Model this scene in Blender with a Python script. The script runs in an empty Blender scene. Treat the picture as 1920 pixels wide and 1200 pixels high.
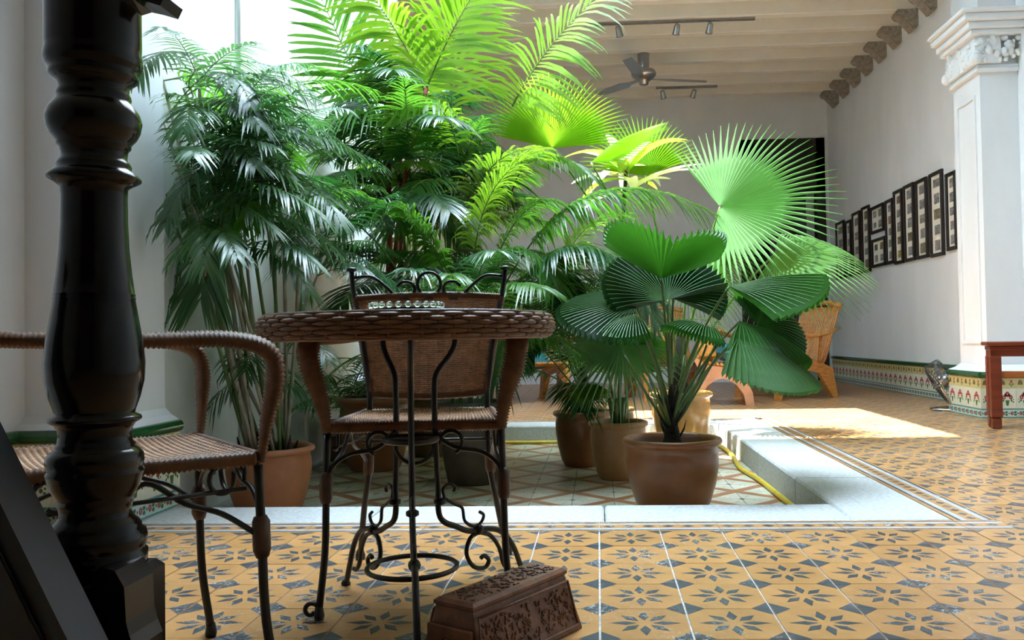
import bpy, math, random
from mathutils import Vector, Matrix
random.seed(7)
SC = bpy.context.scene
COL = SC.collection
# ------------------------------------------------------------------ camera
FPX, YAW, PITCH, ROLL, CX, EYE = 1579.5, .0532, .02225, -.01656, 1036.3, .64
FW = Vector((-math.sin(YAW)*math.cos(PITCH), math.cos(YAW)*math.cos(PITCH), math.sin(PITCH)))
_r = Vector((math.cos(YAW), math.sin(YAW), 0)); _u = _r.cross(FW)
RT = _r*math.cos(ROLL)+_u*math.sin(ROLL); UP = -_r*math.sin(ROLL)+_u*math.cos(ROLL)
cam_d = bpy.data.cameras.new('camera'); cam = bpy.data.objects.new('camera', cam_d); COL.objects.link(cam)
cam_d.sensor_width = 36; cam_d.lens = FPX/1920*36; cam_d.shift_x = (960-CX)/1920
cam_d.clip_start = .05
cam.matrix_world = Matrix(((RT.x, UP.x, -FW.x, 0), (RT.y, UP.y, -FW.y, 0), (RT.z, UP.z, -FW.z, EYE), (0, 0, 0, 1)))
SC.camera = cam
# ------------------------------------------------------------------ light
w = bpy.data.worlds.new('hazy_sky'); SC.world = w; w.use_nodes = True
bg = w.node_tree.nodes['Background']; bg.inputs[0].default_value = (.66, .84, 1, 1); bg.inputs[1].default_value = 42.0
sun_d = bpy.data.lights.new('sun', 'SUN'); sun = bpy.data.objects.new('sun', sun_d); COL.objects.link(sun)
sun_d.energy = 38; sun_d.angle = .012; sun_d.color = (1, .975, .94)
sun.rotation_euler = Vector((.236, .245, -1)).to_track_quat('-Z', 'Y').to_euler(); sun.location = (-2, -2, 12)
def portal(loc, rot, sx, sy):
    l = bpy.data.lights.new('sky_portal', 'AREA'); o = bpy.data.objects.new('sky_portal', l); COL.objects.link(o)
    l.shape = 'RECTANGLE'; l.size = sx; l.size_y = sy; l.cycles.is_portal = True; o.location = loc; o.rotation_euler = rot
WELL_TOP = 8.2
portal((-.3, 4.85, WELL_TOP), (0, 0, 0), 3.1, 3.1)
SC.view_settings.view_transform = 'Standard'; SC.view_settings.look = 'None'
SC.view_settings.exposure = 0.0; SC.view_settings.gamma = 1.0; SC.view_settings.use_curve_mapping = False
SC.cycles.max_bounces = 10; SC.cycles.diffuse_bounces = 6; SC.cycles.transparent_max_bounces = 8; SC.cycles.sample_clamp_indirect = 12

def at(x, y, D):
    d = RT*((x-CX)/FPX)-UP*((y-600)/FPX)+FW
    return Vector((0, 0, EYE))+d*(D/d.y)

# ------------------------------------------------------------------ materials
def nd(t, typ, **kw):
    n = t.nodes.new(typ)
    for k, v in kw.items():
        if k in n.inputs: n.inputs[k].default_value = v
        else: setattr(n, k, v)
    return n
MATS = {}
def M(name, col, rough=.5, var=.12, scale=8., bump=0., metal=0., spec=.5, detail=4., col2=None, stretch=None, rnd=0., bscale=None, coat=0.):
    if name in MATS: return MATS[name]
    m = bpy.data.materials.new(name); m.use_nodes = True; t = m.node_tree; b = t.nodes['Principled BSDF']; L = t.links.new
    b.inputs['Roughness'].default_value = rough; b.inputs['Metallic'].default_value = metal
    b.inputs['Specular IOR Level'].default_value = spec; b.inputs['Coat Weight'].default_value = coat
    tc = nd(t, 'ShaderNodeTexCoord'); src = tc.outputs['Object']
    if stretch:
        mp = nd(t, 'ShaderNodeMapping'); mp.inputs['Scale'].default_value = stretch; L(src, mp.inputs['Vector']); src = mp.outputs['Vector']
    no = nd(t, 'ShaderNodeTexNoise', Scale=scale, Detail=detail, Roughness=.6); L(src, no.inputs['Vector'])
    mx = nd(t, 'ShaderNodeMix', data_type='RGBA')
    c2 = col2 or tuple(min(1, c*(1+var)) for c in col)
    c1 = col if col2 else tuple(c*(1-var) for c in col)
    mx.inputs[6].default_value = (*c1, 1); mx.inputs[7].default_value = (*c2, 1)
    rg = nd(t, 'ShaderNodeValToRGB'); rg.color_ramp.elements[0].position = .3; rg.color_ramp.elements[1].position = .7
    L(no.outputs['Fac'], rg.inputs['Fac']); L(rg.outputs['Color'], mx.inputs[0])
    out = mx.outputs[2]
    if rnd:
        oi = nd(t, 'ShaderNodeObjectInfo'); hs = nd(t, 'ShaderNodeHueSaturation')
        mr = nd(t, 'ShaderNodeMapRange'); mr.inputs[3].default_value = 1-rnd; mr.inputs[4].default_value = 1+rnd
        L(oi.outputs['Random'], mr.inputs[0]); L(mr.outputs[0], hs.inputs['Value']); L(out, hs.inputs['Color']); out = hs.outputs['Color']
    L(out, b.inputs['Base Color'])
    if bump:
        n2 = nd(t, 'ShaderNodeTexNoise', Scale=bscale or scale*4, Detail=6.); L(src, n2.inputs['Vector'])
        bp = nd(t, 'ShaderNodeBump', Strength=bump, Distance=.01); L(n2.outputs['Fac'], bp.inputs['Height']); L(bp.outputs['Normal'], b.inputs['Normal'])
    MATS[name] = m
    return m
def leafmat(name, col, tcol, trans=.45, rough=.35, spec=.5):
    m = bpy.data.materials.new(name); m.use_nodes = True; t = m.node_tree; b = t.nodes['Principled BSDF']; L = t.links.new
    tc = nd(t, 'ShaderNodeTexCoord'); no = nd(t, 'ShaderNodeTexNoise', Scale=7., Detail=3.); L(tc.outputs['Object'], no.inputs['Vector'])
    mx = nd(t, 'ShaderNodeMix', data_type='RGBA'); mx.inputs[6].default_value = (*[c*.7 for c in col], 1); mx.inputs[7].default_value = (*[min(1, c*1.35) for c in col], 1)
    L(no.outputs['Fac'], mx.inputs[0]); L(mx.outputs[2], b.inputs['Base Color'])
    b.inputs['Roughness'].default_value = rough; b.inputs['Specular IOR Level'].default_value = spec
    tr = nd(t, 'ShaderNodeBsdfTranslucent'); tr.inputs[0].default_value = (*tcol, 1)
    ms = nd(t, 'ShaderNodeMixShader'); ms.inputs[0].default_value = trans
    L(b.outputs[0], ms.inputs[1]); L(tr.outputs[0], ms.inputs[2]); L(ms.outputs[0], t.nodes['Material Output'].inputs[0])
    MATS[name] = m
    return m
def wornmat(name, col, wear, amt, rough=.3, rnd=.08, wcol=(.62, .60, .58)):
    # flat colour with thin pale scratches and chips where the glaze has worn off
    m = M(name, col, rough, .16, 9., rnd=rnd, spec=.45); t = m.node_tree; L = t.links.new; b = t.nodes['Principled BSDF']
    src = b.inputs['Base Color'].links[0].from_socket
    ge = nd(t, 'ShaderNodeNewGeometry')
    n1 = nd(t, 'ShaderNodeTexNoise', Scale=55., Detail=5., Roughness=.7, Distortion=1.6); L(ge.outputs['Position'], n1.inputs['Vector'])
    n2 = nd(t, 'ShaderNodeTexNoise', Scale=3.2, Detail=2.); L(ge.outputs['Position'], n2.inputs['Vector'])
    r1 = nd(t, 'ShaderNodeValToRGB'); r1.color_ramp.elements[0].position = wear; r1.color_ramp.elements[1].position = wear+.05
    r2 = nd(t, 'ShaderNodeValToRGB'); r2.color_ramp.elements[0].position = .47; r2.color_ramp.elements[1].position = .62
    L(n1.outputs['Fac'], r1.inputs['Fac']); L(n2.outputs['Fac'], r2.inputs['Fac'])
    mu = nd(t, 'ShaderNodeMath', operation='MULTIPLY'); L(r1.outputs['Color'], mu.inputs[0]); L(r2.outputs['Color'], mu.inputs[1])
    mu2 = nd(t, 'ShaderNodeMath', operation='MULTIPLY'); mu2.inputs[1].default_value = amt; L(mu.outputs[0], mu2.inputs[0])
    mx = nd(t, 'ShaderNodeMix', data_type='RGBA'); mx.inputs[7].default_value = (*wcol, 1); L(mu2.outputs[0], mx.inputs[0]); L(src, mx.inputs[6]); L(mx.outputs[2], b.inputs['Base Color'])
    return m
def glassmat(name, col=(.95, 1, .98), rough=.02):
    m = bpy.data.materials.new(name); m.use_nodes = True; b = m.node_tree.nodes['Principled BSDF']
    b.inputs['Base Color'].default_value = (*col, 1); b.inputs['Roughness'].default_value = rough
    b.inputs['Transmission Weight'].default_value = 1; b.inputs['IOR'].default_value = 1.45; MATS[name] = m
    return m
plaster = M('white_plaster', (.76, .785, .82), .85, .05, 2.5, .12, stretch=(1, 1, .35), bscale=30)
plasterg = M('aged_plaster', (.70, .72, .69), .85, .1, 2.0, .15, stretch=(1, 1, .3), bscale=30)
ceilm = M('cream_paint', (.80, .765, .70), .7, .05, 3)
grout = M('pale_grout', (.60, .59, .57), .9, .3, 40)
grout2 = M('dark_grout', (.20, .19, .16), .9, .3, 40)
ochre = wornmat('ochre_cement_tile', (.54, .275, .095), .58, .6)
slate = wornmat('slate_cement_inlay', (.075, .085, .10), .535, .9)
cream = wornmat('cream_cement_tile', (.58, .55, .43), .62, .3, wcol=(.2, .22, .18))
terra = wornmat('brown_cement_band', (.36, .16, .07), .62, .3)
greyw = wornmat('grey_white_band', (.50, .51, .54), .62, .3)
granite = M('granite', (.52, .53, .53), .75, .2, 60, .25, bscale=160)
greeng = M('green_glaze', (.012, .085, .025), .15, .3, 6, coat=.4)
dcream = M('cream_glaze', (.70, .69, .55), .2, .06, 6, rnd=.05)
dyell = M('yellow_glaze', (.62, .52, .22), .2, .08, 6, rnd=.05)
dblue = M('pale_blue_glaze', (.52, .66, .62), .2, .06, 6, rnd=.05)
dteal = M('teal_glaze', (.10, .30, .27), .2, .1, 6)
dred = M('red_flower_glaze', (.42, .06, .08), .2, .2, 20)
dgreen = M('leaf_green_glaze', (.07, .17, .05), .2, .2, 20)
blackwood = M('black_lacquered_wood', (.004, .003, .0028), .16, .3, 5, .02, spec=.28, stretch=(1, 1, .2))
iron = M('black_iron', (.004, .004, .0045), .38, .3, 30, .1, spec=.5)
rattan = M('rattan', (.17, .075, .030), .5, .35, 40, rnd=.05)
rattan_l = M('light_rattan', (.42, .215, .095), .45, .3, 40)
leather = M('brown_leather_wrap', (.07, .03, .013), .5, .3, 40)
redwood = M('red_wood', (.17, .035, .016), .3, .35, 6, .05, stretch=(.3, 3, 3))
carved = M('carved_teak', (.19, .075, .032), .42, .4, 25, .15)
bamboo_c = M('honey_rattan', (.46, .19, .04), .35, .3, 14, stretch=(1, 1, 4))
stonec = M('grey_corbel_stone', (.30, .26, .22), .9, .4, 30, .4)
frame_b = M('dark_frame_wood', (.015, .008, .006), .35, .3, 10)
matb = M('cream_mount_card', (.80, .77, .68), .8, .03, 5)
photo = M('grey_photograph', (.05, .05, .05), .4, .3, 38, col2=(.42, .41, .39), detail=2)
photo3 = M('yellowish_photograph', (.22, .17, .03), .4, .3, 30, col2=(.42, .36, .10), detail=2)
photo2 = M('sepia_photograph', (.06, .045, .02), .4, .3, 45, col2=(.36, .30, .20), detail=2)
steel = M('brushed_steel', (.42, .43, .45), .32, .1, 30, metal=1.)
chrome = M('chrome', (.6, .6, .62), .12, .05, 20, metal=1.)
soilm = M('dark_soil', (.022, .016, .011), .95, .5, 30, .8)
pot_a = M('brown_terracotta', (.27, .10, .032), .35, .25, 5, .1, coat=.2)
pot_b = M('tan_terracotta', (.38, .19, .075), .4, .2, 6, .1, coat=.2)
pot_c = M('ochre_glazed_pot', (.50, .26, .07), .25, .25, 5, .08, coat=.5)
pot_d = M('grey_brown_pot', (.085, .065, .042), .45, .3, 6, .12)
pot_e = M('orange_terracotta', (.40, .15, .06), .45, .2, 6, .12)
pot_f = M('olive_brown_pot', (.16, .095, .04), .4, .3, 6, .1)
cane_m = M('grey_cane', (.30, .27, .20), .6, .35, 12, .1, stretch=(3, 3, 1))
stem_g = M('green_petiole', (.09, .16, .035), .4, .3, 10)
stem_r = M('red_palm_stem', (.36, .045, .02), .4, .3, 8)
bark = M('fibrous_bark', (.035, .026, .018), .9, .4, 30, .8)
lf_dark = leafmat('dark_palm_leaf', (.020, .080, .028), (.05, .22, .03), .30, .30, .8)
lf_mid = leafmat('green_palm_leaf', (.042, .140, .022), (.17, .46, .03), .43, .32, .55)
lf_lime = leafmat('lime_palm_leaf', (.085, .21, .018), (.36, .62, .03), .50, .35, .5)  # dark to lime greens: light passing through leaves put into the colour
lf_fan = leafmat('pleated_fan_leaf', (.034, .135, .022), (.10, .38, .025), .36, .34, .6)
lf_pale = leafmat('pale_bamboo_leaf', (.060, .155, .065), (.14, .36, .08), .38, .32, .9)
lf_sun = leafmat('sun_paled_fan_leaf', (.085, .20, .075), (.20, .48, .08), .35, .42, .9)  # paler variant of the fan leaf, whitish sun sheen put into its colour
lf_rib = leafmat('pale_leaf_rib', (.10, .24, .07), (.20, .45, .08), .3, .4, .5)
lf_yel = leafmat('yellow_strap_leaf', (.42, .45, .16), (.66, .70, .35), .45, .4, .4)
cush_o = M('orange_cushion', (.50, .20, .03), .8, .35, 30)
cush_t = M('teal_cushion', (.01, .12, .14), .5, .3, 10)
hosem = M('yellow_hose', (.62, .44, .03), .4, .15, 20)
glass = glassmat('clear_glass')
gtop = glassmat('glass_tabletop', (.9, 1, .97))
darkm = M('dark_interior', (.012, .010, .010), .5, .3, 5)

# ------------------------------------------------------------------ mesh builder
def cr(pts, n=8, closed=False):
    pts = [Vector(p) for p in pts]; m = len(pts); out = []
    segs = m if closed else m-1
    for i in range(segs):
        if closed: p0, p1, p2, p3 = pts[(i-1) % m], pts[i], pts[(i+1) % m], pts[(i+2) % m]
        else:
            p1, p2 = pts[i], pts[i+1]; p0 = pts[i-1] if i else p1*2-p2; p3 = pts[i+2] if i+2 < m else p2*2-p1
        for k in range(n):
            s = k/n; s2 = s*s; s3 = s2*s
            out.append(.5*((2*p1)+(p2-p0)*s+(2*p0-5*p1+4*p2-p3)*s2+(3*p1-p0-3*p2+p3)*s3))
    if not closed: out.append(pts[-1])
    return out
class MB:
    def __init__(s): s.v = []; s.f = []; s.m = []; s.sm = []; s.T = None
    def add(s, vs, fs, mi=0, smooth=False):
        b = len(s.v)
        if s.T is not None: vs = [s.T @ Vector(v) for v in vs]
        s.v.extend([tuple(v) for v in vs]); s.f.extend([tuple(i+b for i in f) for f in fs]); s.m.extend([mi]*len(fs)); s.sm.extend([smooth]*len(fs)); return s
    def box(s, a, b, mi=0, bev=0.):
        x0, y0, z0 = a; x1, y1, z1 = b
        if bev <= 0:
            vs = [(x0, y0, z0), (x1, y0, z0), (x1, y1, z0), (x0, y1, z0), (x0, y0, z1), (x1, y0, z1), (x1, y1, z1), (x0, y1, z1)]
            return s.add(vs, [(3, 2, 1, 0), (4, 5, 6, 7), (0, 1, 5, 4), (1, 2, 6, 5), (2, 3, 7, 6), (3, 0, 4, 7)], mi)
        e = bev; rings = [(z0, e), (z0+e, 0), (z1-e, 0), (z1, e)]; vs = []; fs = []
        for z, i in rings:
            q = e-i if False else 0
            X0, X1, Y0, Y1 = x0+i, x1-i, y0+i, y1-i
            c = e*.6 if i == 0 else e*.3
            vs += [(X0+c, Y0, z), (X1-c, Y0, z), (X1, Y0+c, z), (X1, Y1-c, z), (X1-c, Y1, z), (X0+c, Y1, z), (X0, Y1-c, z), (X0, Y0+c, z)]
        for r in range(3):
            for k in range(8): fs.append((r*8+k, r*8+(k+1) % 8, r*8+8+(k+1) % 8, r*8+8+k))
        fs.append(tuple(range(7, -1, -1))); fs.append(tuple(range(24, 32)))
        return s.add(vs, fs, mi)
    def tube(s, pts, r, n=6, mi=0, closed=False, cap=True, flat=1., flatb=1.):
        pts = [Vector(p) for p in pts]; m = len(pts)
        if m < 2: return s
        rr = r if isinstance(r, (list, tuple)) else [r]*m
        tans = []
        for i in range(m):
            a = pts[(i-1) % m] if (closed or i) else pts[i]; b = pts[(i+1) % m] if (closed or i < m-1) else pts[i]
            t = b-a; tans.append(t.normalized() if t.length > 1e-9 else Vector((0, 0, 1)))
        up = Vector((0, 0, 1)) if abs(tans[0].z) < .9 else Vector((1, 0, 0))
        nrm = (up-tans[0]*up.dot(tans[0])).normalized(); vs = []; fs = []
        for i in range(m):
            nrm = nrm-tans[i]*nrm.dot(tans[i])
            nrm = nrm.normalized() if nrm.length > 1e-6 else tans[i].orthogonal().normalized()
            bn = tans[i].cross(nrm)
            for k in range(n):
                a = 2*math.pi*k/n; vs.append(pts[i]+(nrm*math.cos(a)*flat+bn*math.sin(a)*flatb)*rr[i])
        for i in range(m if closed else m-1):
            j = (i+1) % m
            for k in range(n): fs.append((i*n+k, i*n+(k+1) % n, j*n+(k+1) % n, j*n+k))
        if cap and not closed: fs.append(tuple(range(n-1, -1, -1))); fs.append(tuple(range((m-1)*n, m*n)))
        return s.add(vs, fs, mi, True)
    def lathe(s, prof, n=24, mi=0, c=(0, 0, 0), smooth=True, cap=True):
        vs = []; fs = []; cx, cy, cz = c
        for r, z in prof:
            for k in range(n): a = 2*math.pi*k/n; vs.append((cx+r*math.cos(a), cy+r*math.sin(a), cz+z))
        for i in range(len(prof)-1):
            for k in range(n): fs.append((i*n+k, i*n+(k+1) % n, (i+1)*n+(k+1) % n, (i+1)*n+k))
        if cap: fs.append(tuple(range(n-1, -1, -1))); fs.append(tuple(range((len(prof)-1)*n, len(prof)*n)))
        return s.add(vs, fs, mi, smooth)
    def ball(s, c, r, mi=0, nu=8, nv=6, sc=(1, 1, 1)):
        pr = [(r*math.sin(math.pi*j/nv)+1e-5, -r*math.cos(math.pi*j/nv)) for j in range(nv+1)]
        vs = []; fs = []
        for a_, z in pr:
            for k in range(nu): a = 2*math.pi*k/nu; vs.append((c[0]+a_*math.cos(a)*sc[0], c[1]+a_*math.sin(a)*sc[1], c[2]+z*sc[2]))
        for i in range(nv):
            for k in range(nu): fs.append((i*nu+k, i*nu+(k+1) % nu, (i+1)*nu+(k+1) % nu, (i+1)*nu+k))
        return s.add(vs, fs, mi, True)
    def prism(s, poly, fn, d0, d1, mi=0, smooth=False):
        n = len(poly); vs = [fn(a, b, d0) for a, b in poly]+[fn(a, b, d1) for a, b in poly]
        fs = [tuple(range(n-1, -1, -1)), tuple(range(n, 2*n))]+[(i, (i+1) % n, n+(i+1) % n, n+i) for i in range(n)]
        return s.add(vs, fs, mi, smooth)
    def poly(s, pts, mi=0): return s.add(pts, [tuple(range(len(pts)))], mi)
    def mesh(s, name, mats):
        me = bpy.data.meshes.new(name); me.from_pydata(s.v, [], s.f)
        for m in (mats if isinstance(mats, (list, tuple)) else [mats]): me.materials.append(m)
        me.polygons.foreach_set('material_index', s.m); me.polygons.foreach_set('use_smooth', s.sm); me.update(); return me
    def build(s, name, mats, parent=None, **tags): return link(name, s.mesh(name, mats), parent, **tags)
def link(name, data, parent=None, loc=None, rz=None, **tags):
    o = bpy.data.objects.new(name, data); COL.objects.link(o)
    if parent is not None: o.parent = parent
    if loc is not None: o.location = loc
    if rz is not None: o.rotation_euler = (0, 0, rz)
    for k, v in tags.items():
        if v is not None: o[k] = v
    return o
def thing(name, label, cat, loc=(0, 0, 0), rz=0, group=None): return link(name, None, None, loc, rz, label=label, category=cat, group=group)
def copy_tree(o, parent=None):
    c = o.copy(); COL.objects.link(c); c.parent = parent
    for ch in list(o.children): copy_tree(ch, c)
    return c
def struct(name, mb, mats, label=None): return mb.build(name, mats, None, kind='structure', label=label)

# ================================================================== SETTING
XL, XLW, XR, XRN, YF, YN, ZC = -1.85, -2.09, 3.25, 3.2, 11.9, -5.5, 4.05
T = .2; GX = -.0066; GY = 2.61            # tile module and grid origin
KX0, KX1, KY0, KY1, KD = .87, 1.2, 2.95, 3.25, .13
KF0, KF1 = 6.2, 6.5
BW = .14                                  # border strip width
floor = MB()
for a, b in (((XLW-.1, YN), (XRN+.1, KY0)), ((KX1, KY0), (XR+.1, YF+.1)), ((XLW-.1, KF1), (KX1, YF+.1)), ((XLW-.1, KY0), (-1.7, KY1))):
    floor.box((a[0], a[1], -.2), (b[0], b[1], -.004), 0)
floor = struct('floor', floor, grout, 'floor of ochre cement tiles with dark eight-pointed stars around the sunken court')
def star_tile(mb, ox=0, oy=0, x0=0, x1=T, y0=0, y1=T):
    g = .0025
    mb.box((ox+x0+g, oy+y0+g*.35, -.012), (ox+x1-g, oy+y1-g*.35, 0), 0)
    if x1-x0 < T-.001 or y1-y0 < T-.001: return
    cx, cy, z = ox+T/2, oy+T/2, .0004
    for k in range(8):
        a = k*math.pi/4; R = .405 if k % 2 == 0 else .375; c, s_ = math.cos(a), math.sin(a)
        q = [(.085, 0), (.215, -.062), (R, 0), (.215, .062)]
        mb.poly([(cx+(r*c-t*s_)*T, cy+(r*s_+t*c)*T, z) for r, t in q], 1)
    l = .215*T
    for sx in (0, 1):
        for sy in (0, 1):
            X, Y = ox+g+sx*(T-2*g), oy+g*.35+sy*(T-.7*g); dx, dy = (l, -l)[sx], (l, -l)[sy]
            p = [(X, Y, z), (X+dx, Y, z), (X, Y+dy, z)]
            mb.poly(p if sx == sy else p[::-1], 1)
tm = MB(); star_tile(tm); star_me = tm.mesh('tile', [ochre, slate])
cells = []
for i in range(-11, 17):                  # front field, up to the border strip
    for j in range(-40, 1):
        x, y = GX+i*T, GY+j*T
        if -2.1 < x+.05 and x+T < XRN+.1: cells.append((x, y))
for i in range(0, 10):                    # right-hand field beside the court
    for j in range(1, 46):
        x, y = KX1+BW+i*T, GY+j*T
        if y+T < YF+.15 and x < XR: cells.append((x, y))
for i in range(-11, 14):                  # far hall
    for j in range(0, 27):
        x, y = KX1+BW-(i+5)*T, KF1+BW+j*T
        if x+T <= KX1+BW+.01 and x > XLW-.1 and y < YF: cells.append((x, y))
def hidden_cell(x, y):
    d = Vector((x+.1, y+.1, 0))-Vector((0, 0, EYE)); f = d.dot(FW)
    if f < .5: return True
    px = CX+FPX*d.dot(RT)/f; py = 600-FPX*d.dot(UP)/f
    return px < 240 or px > 2010 or py > 1290
cells.sort(key=lambda c: (hidden_cell(*c), c[1]))
rest = MB()
for n, (x, y) in enumerate(cells):
    if n < 290 and not hidden_cell(x, y): link('tile', star_me, floor, (x, y, random.uniform(-.0006, .0004)))
    else: star_tile(rest, x, y)
rest.build('tile_field', [ochre, slate], floor, kind='stuff')
def border_tile(L):
    mb = MB(); g = .001
    for a, b, mi in ((0, .012, 0), (.012, .024, 1), (.024, .044, 2), (.044, .096, 0), (.096, .116, 2), (.116, .128, 1), (.128, BW, 0)):
        mb.box((g, a, -.012), (L-g, b, 0), mi)
    for k in range(3):
        c = L*(k+.5)/3; mb.poly([(c-.022, .07, .0004), (c, .052, .0004), (c+.022, .07, .0004), (c, .088, .0004)], 1)
    return mb.mesh('border_tile', [ochre, slate, greyw])
bt = border_tile(T)
x = -2.09+.0834
while x < KX1+BW-.02: link('border_tile', bt, floor, (x, KY0-BW, 0)); x += T
y = KY0
while y < KF1+BW: link('border_tile', bt, floor, (KX1+BW, y, 0), math.pi/2); y += T
x = XL+.1
while x < KX1-.05: link('border_tile', bt, floor, (x, KF1, 0)); x += T
# sunken court
court = MB(); court.box((XL-.1, KY1-.05, -KD-.15), (KX0+.05, KF0+.05, -KD-.003))
court = struct('floor_courtyard', court, grout2, 'sunken court floor of cream tiles with a brown diamond lattice')
dm = MB(); g = .0018; h = .026
dm.box((g, g, -.012), (T-g, T-g, 0), 0)
dm.poly([(g, g, .0004), (g+h*1.4, g, .0004), (T-g, T-g-h*1.4, .0004), (T-g, T-g, .0004), (T-g-h*1.4, T-g, .0004), (g, g+h*1.4, .0004)], 1)
for q in ((T-g, g), (g, T-g)):
    sx = -1 if q[0] > .1 else 1; sy = 1 if q[1] < .1 else -1
    p = [(q[0], q[1], .0004), (q[0]+sx*.016, q[1], .0004), (q[0], q[1]+sy*.016, .0004)]
    dm.poly(p if sx*sy > 0 else p[::-1], 2)
    for rr in (.05, .075):
        c = (q[0]+sx*rr, q[1]+sy*rr*.5); dm.poly([(c[0]-.006, c[1], .0004), (c[0], c[1]-.006, .0004), (c[0]+.006, c[1], .0004), (c[0], c[1]+.006, .0004)], 3)
dia_me = dm.mesh('diamond_tile', [cream, terra, slate, M('green_grey_print', (.16, .22, .17), .4)])
for i in range(14):
    for j in range(15):
        x, y = KX0-.005-(i+1)*T, KY1-.02+j*T
        if x < XL-.05: continue
        if (i+j) % 2: link('diamond_tile', dia_me, court, (x, y, -KD))
        else: link('diamond_tile', dia_me, court, (x+T, y, -KD), math.pi/2)
# granite kerb
kerb = link('kerb', None, None, kind='structure', label='pale granite kerb framing the sunken court')
def stones(x0, x1, y0, y1, n, axis):
    for k in range(n):
        a, b = k/n, (k+1)/n; mb = MB(); e = .0025
        if axis == 0: mb.box((x0+(x1-x0)*a+e, y0, -KD-.04), (x0+(x1-x0)*b-e, y1, random.uniform(-.001, .001)), 0, .008)
        else: mb.box((x0, y0+(y1-y0)*a+e, -KD-.04), (x1, y0+(y1-y0)*b-e, random.uniform(-.001, .001)), 0, .008)
        mb.build('kerb_stone', granite, kerb)
stones(-1.70, KX0, KY0, KY1, 3, 0); stones(KX0, KX1, KY0, KF1, 4, 1); stones(XL, KX0, KF0, KF1, 3, 0)
# walls
wl = MB(); wl.box((XL-.3, 3.3, -.2), (XL, YF, WELL_TOP))
struct('wall_courtyard', wl, plasterg, 'tall pale plaster wall behind the potted palms')
wl = MB(); wl.box((XLW-.3, YN, -.2), (XLW, 3.3, ZC)); struct('wall_left', wl, plaster, 'white plaster side wall beside the dark turned post')
wl = MB(); wl.box((XR, 6.6, -.2), (XR+.3, YF+2.5, ZC+.2)); wl.box((XRN, YN, -.2), (XRN+.35, 6.6, ZC+.2)); struct('wall_right', wl, plaster, 'white plaster wall hung with framed photographs')
DX0, DX1, DZ = 2.02, 3.2, 3.38
wl = MB(); wl.box((XL-.3, YF, -.2), (DX0, YF+.25, ZC+.2)); wl.box((DX0, YF, DZ), (DX1, YF+.25, ZC+.2)); wl.box((DX1, YF, -.2), (XR, YF+.25, ZC+.2))
struct('wall_far', wl, plaster, 'far wall of the hall with a tall dark doorway')
wl = MB(); wl.box((XLW-.3, YN-.2, -.2), (XRN+.3, YN, ZC))
struct('wall_near', wl, M('added_dark_panelling', (.05, .03, .02), .5, .3, 4))  # unseen back wall; its dark panelling is added to cut bounced room light
# room beyond the doorway
wl = MB(); wl.box((-.5, YF+2.3, -.2), (XR+.3, YF+2.5, ZC)); wl.box((-.7, YF+.25, -.2), (-.5, YF+2.5, ZC)); struct('wall_beyond', wl, plaster)
wl = MB(); wl.box((-.7, YF+.1, -.2), (XR+.3, YF+2.5, -.004)); struct('floor_beyond', wl, M('dark_floor', (.05, .04, .035), .3))
# upper light well
WX1, WY0, WY1 = 1.25, 3.3, 6.4
wl = MB(); wl.box((WX1, WY0, ZC), (WX1+.2, WY1, WELL_TOP)); wl.box((XL-.3, WY0-.2, ZC), (WX1+.2, WY0, WELL_TOP)); wl.box((XL-.3, WY1, ZC), (WX1+.2, WY1+.2, WELL_TOP))
struct('wall_lightwell', wl, plaster)
# ceilings and beams
cl = MB(); cl.box((XLW-.3, YN-.2, ZC), (XRN+.3, WY0-.2, ZC+.15)); cl.box((WX1+.2, WY0-.2, ZC), (XR+.3, WY1+.2, ZC+.15)); cl.box((XL-.3, WY1+.2, ZC), (XR+.3, YF+2.6, ZC+.15))
ceil = struct('ceiling', cl, ceilm, 'cream boarded ceiling carried on painted beams')
bm = MB(); bm.box((XL, -.055, 0), (XR-.02, .055, .17), 0, .006); beam_me = bm.mesh('beam', ceilm)
by = [8.59+.462*k for k in range(-4, 7)]
for yb in by: link('beam', beam_me, ceil, (0, yb, 3.875))
cb = [(0, 0), (-.2, 0), (-.215, -.02), (-.215, -.05), (-.19, -.075), (-.16, -.085), (-.135, -.115), (-.10, -.15), (-.07, -.185), (-.05, -.21), (-.025, -.2), (0, -.17)]
cm = MB(); cm.prism(cb, lambda a, b, d: (a, d, b), -.07, .07); corb_me = cm.mesh('corbel', stonec)
for yb in by: link('corbel', corb_me, ceil, (XR, yb, 3.875))
# doorway
dr = link('door_1', None, None, kind='structure', label='tall black wooden doorway in the far wall')
mb = MB(); mb.box((DX0, YF-.03, 0), (DX0+.2, YF+.28, DZ)); mb.box((DX1-.12, YF-.03, 0), (DX1, YF+.28, DZ)); mb.box((DX0, YF-.03, DZ-.75), (DX1, YF+.28, DZ)); mb.build('door_frame', darkm, dr)
for k, (xx, ang) in enumerate(((DX0+.2, .45), (DX0+.2, 1.2))):
    leaf = MB(); leaf.box((0, 0, 0), (.30, .04, DZ-.78), 0)
    for z in (.15, 1.1, 2.0): leaf.box((.05, -.012, z), (.25, .0, z+.55), 0, .006)
    leaf.build('door_leaf', darkm, dr, loc=(xx, YF+.2, .01), rz=ang)
mb = MB(); mb.box((DX1-.24, YF+.1, 0), (DX1-.13, YF+.14, DZ-.75)); mb.build('glazed_side_leaf', M('pale_green_frame', (.35, .42, .38), .4), dr)
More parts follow.
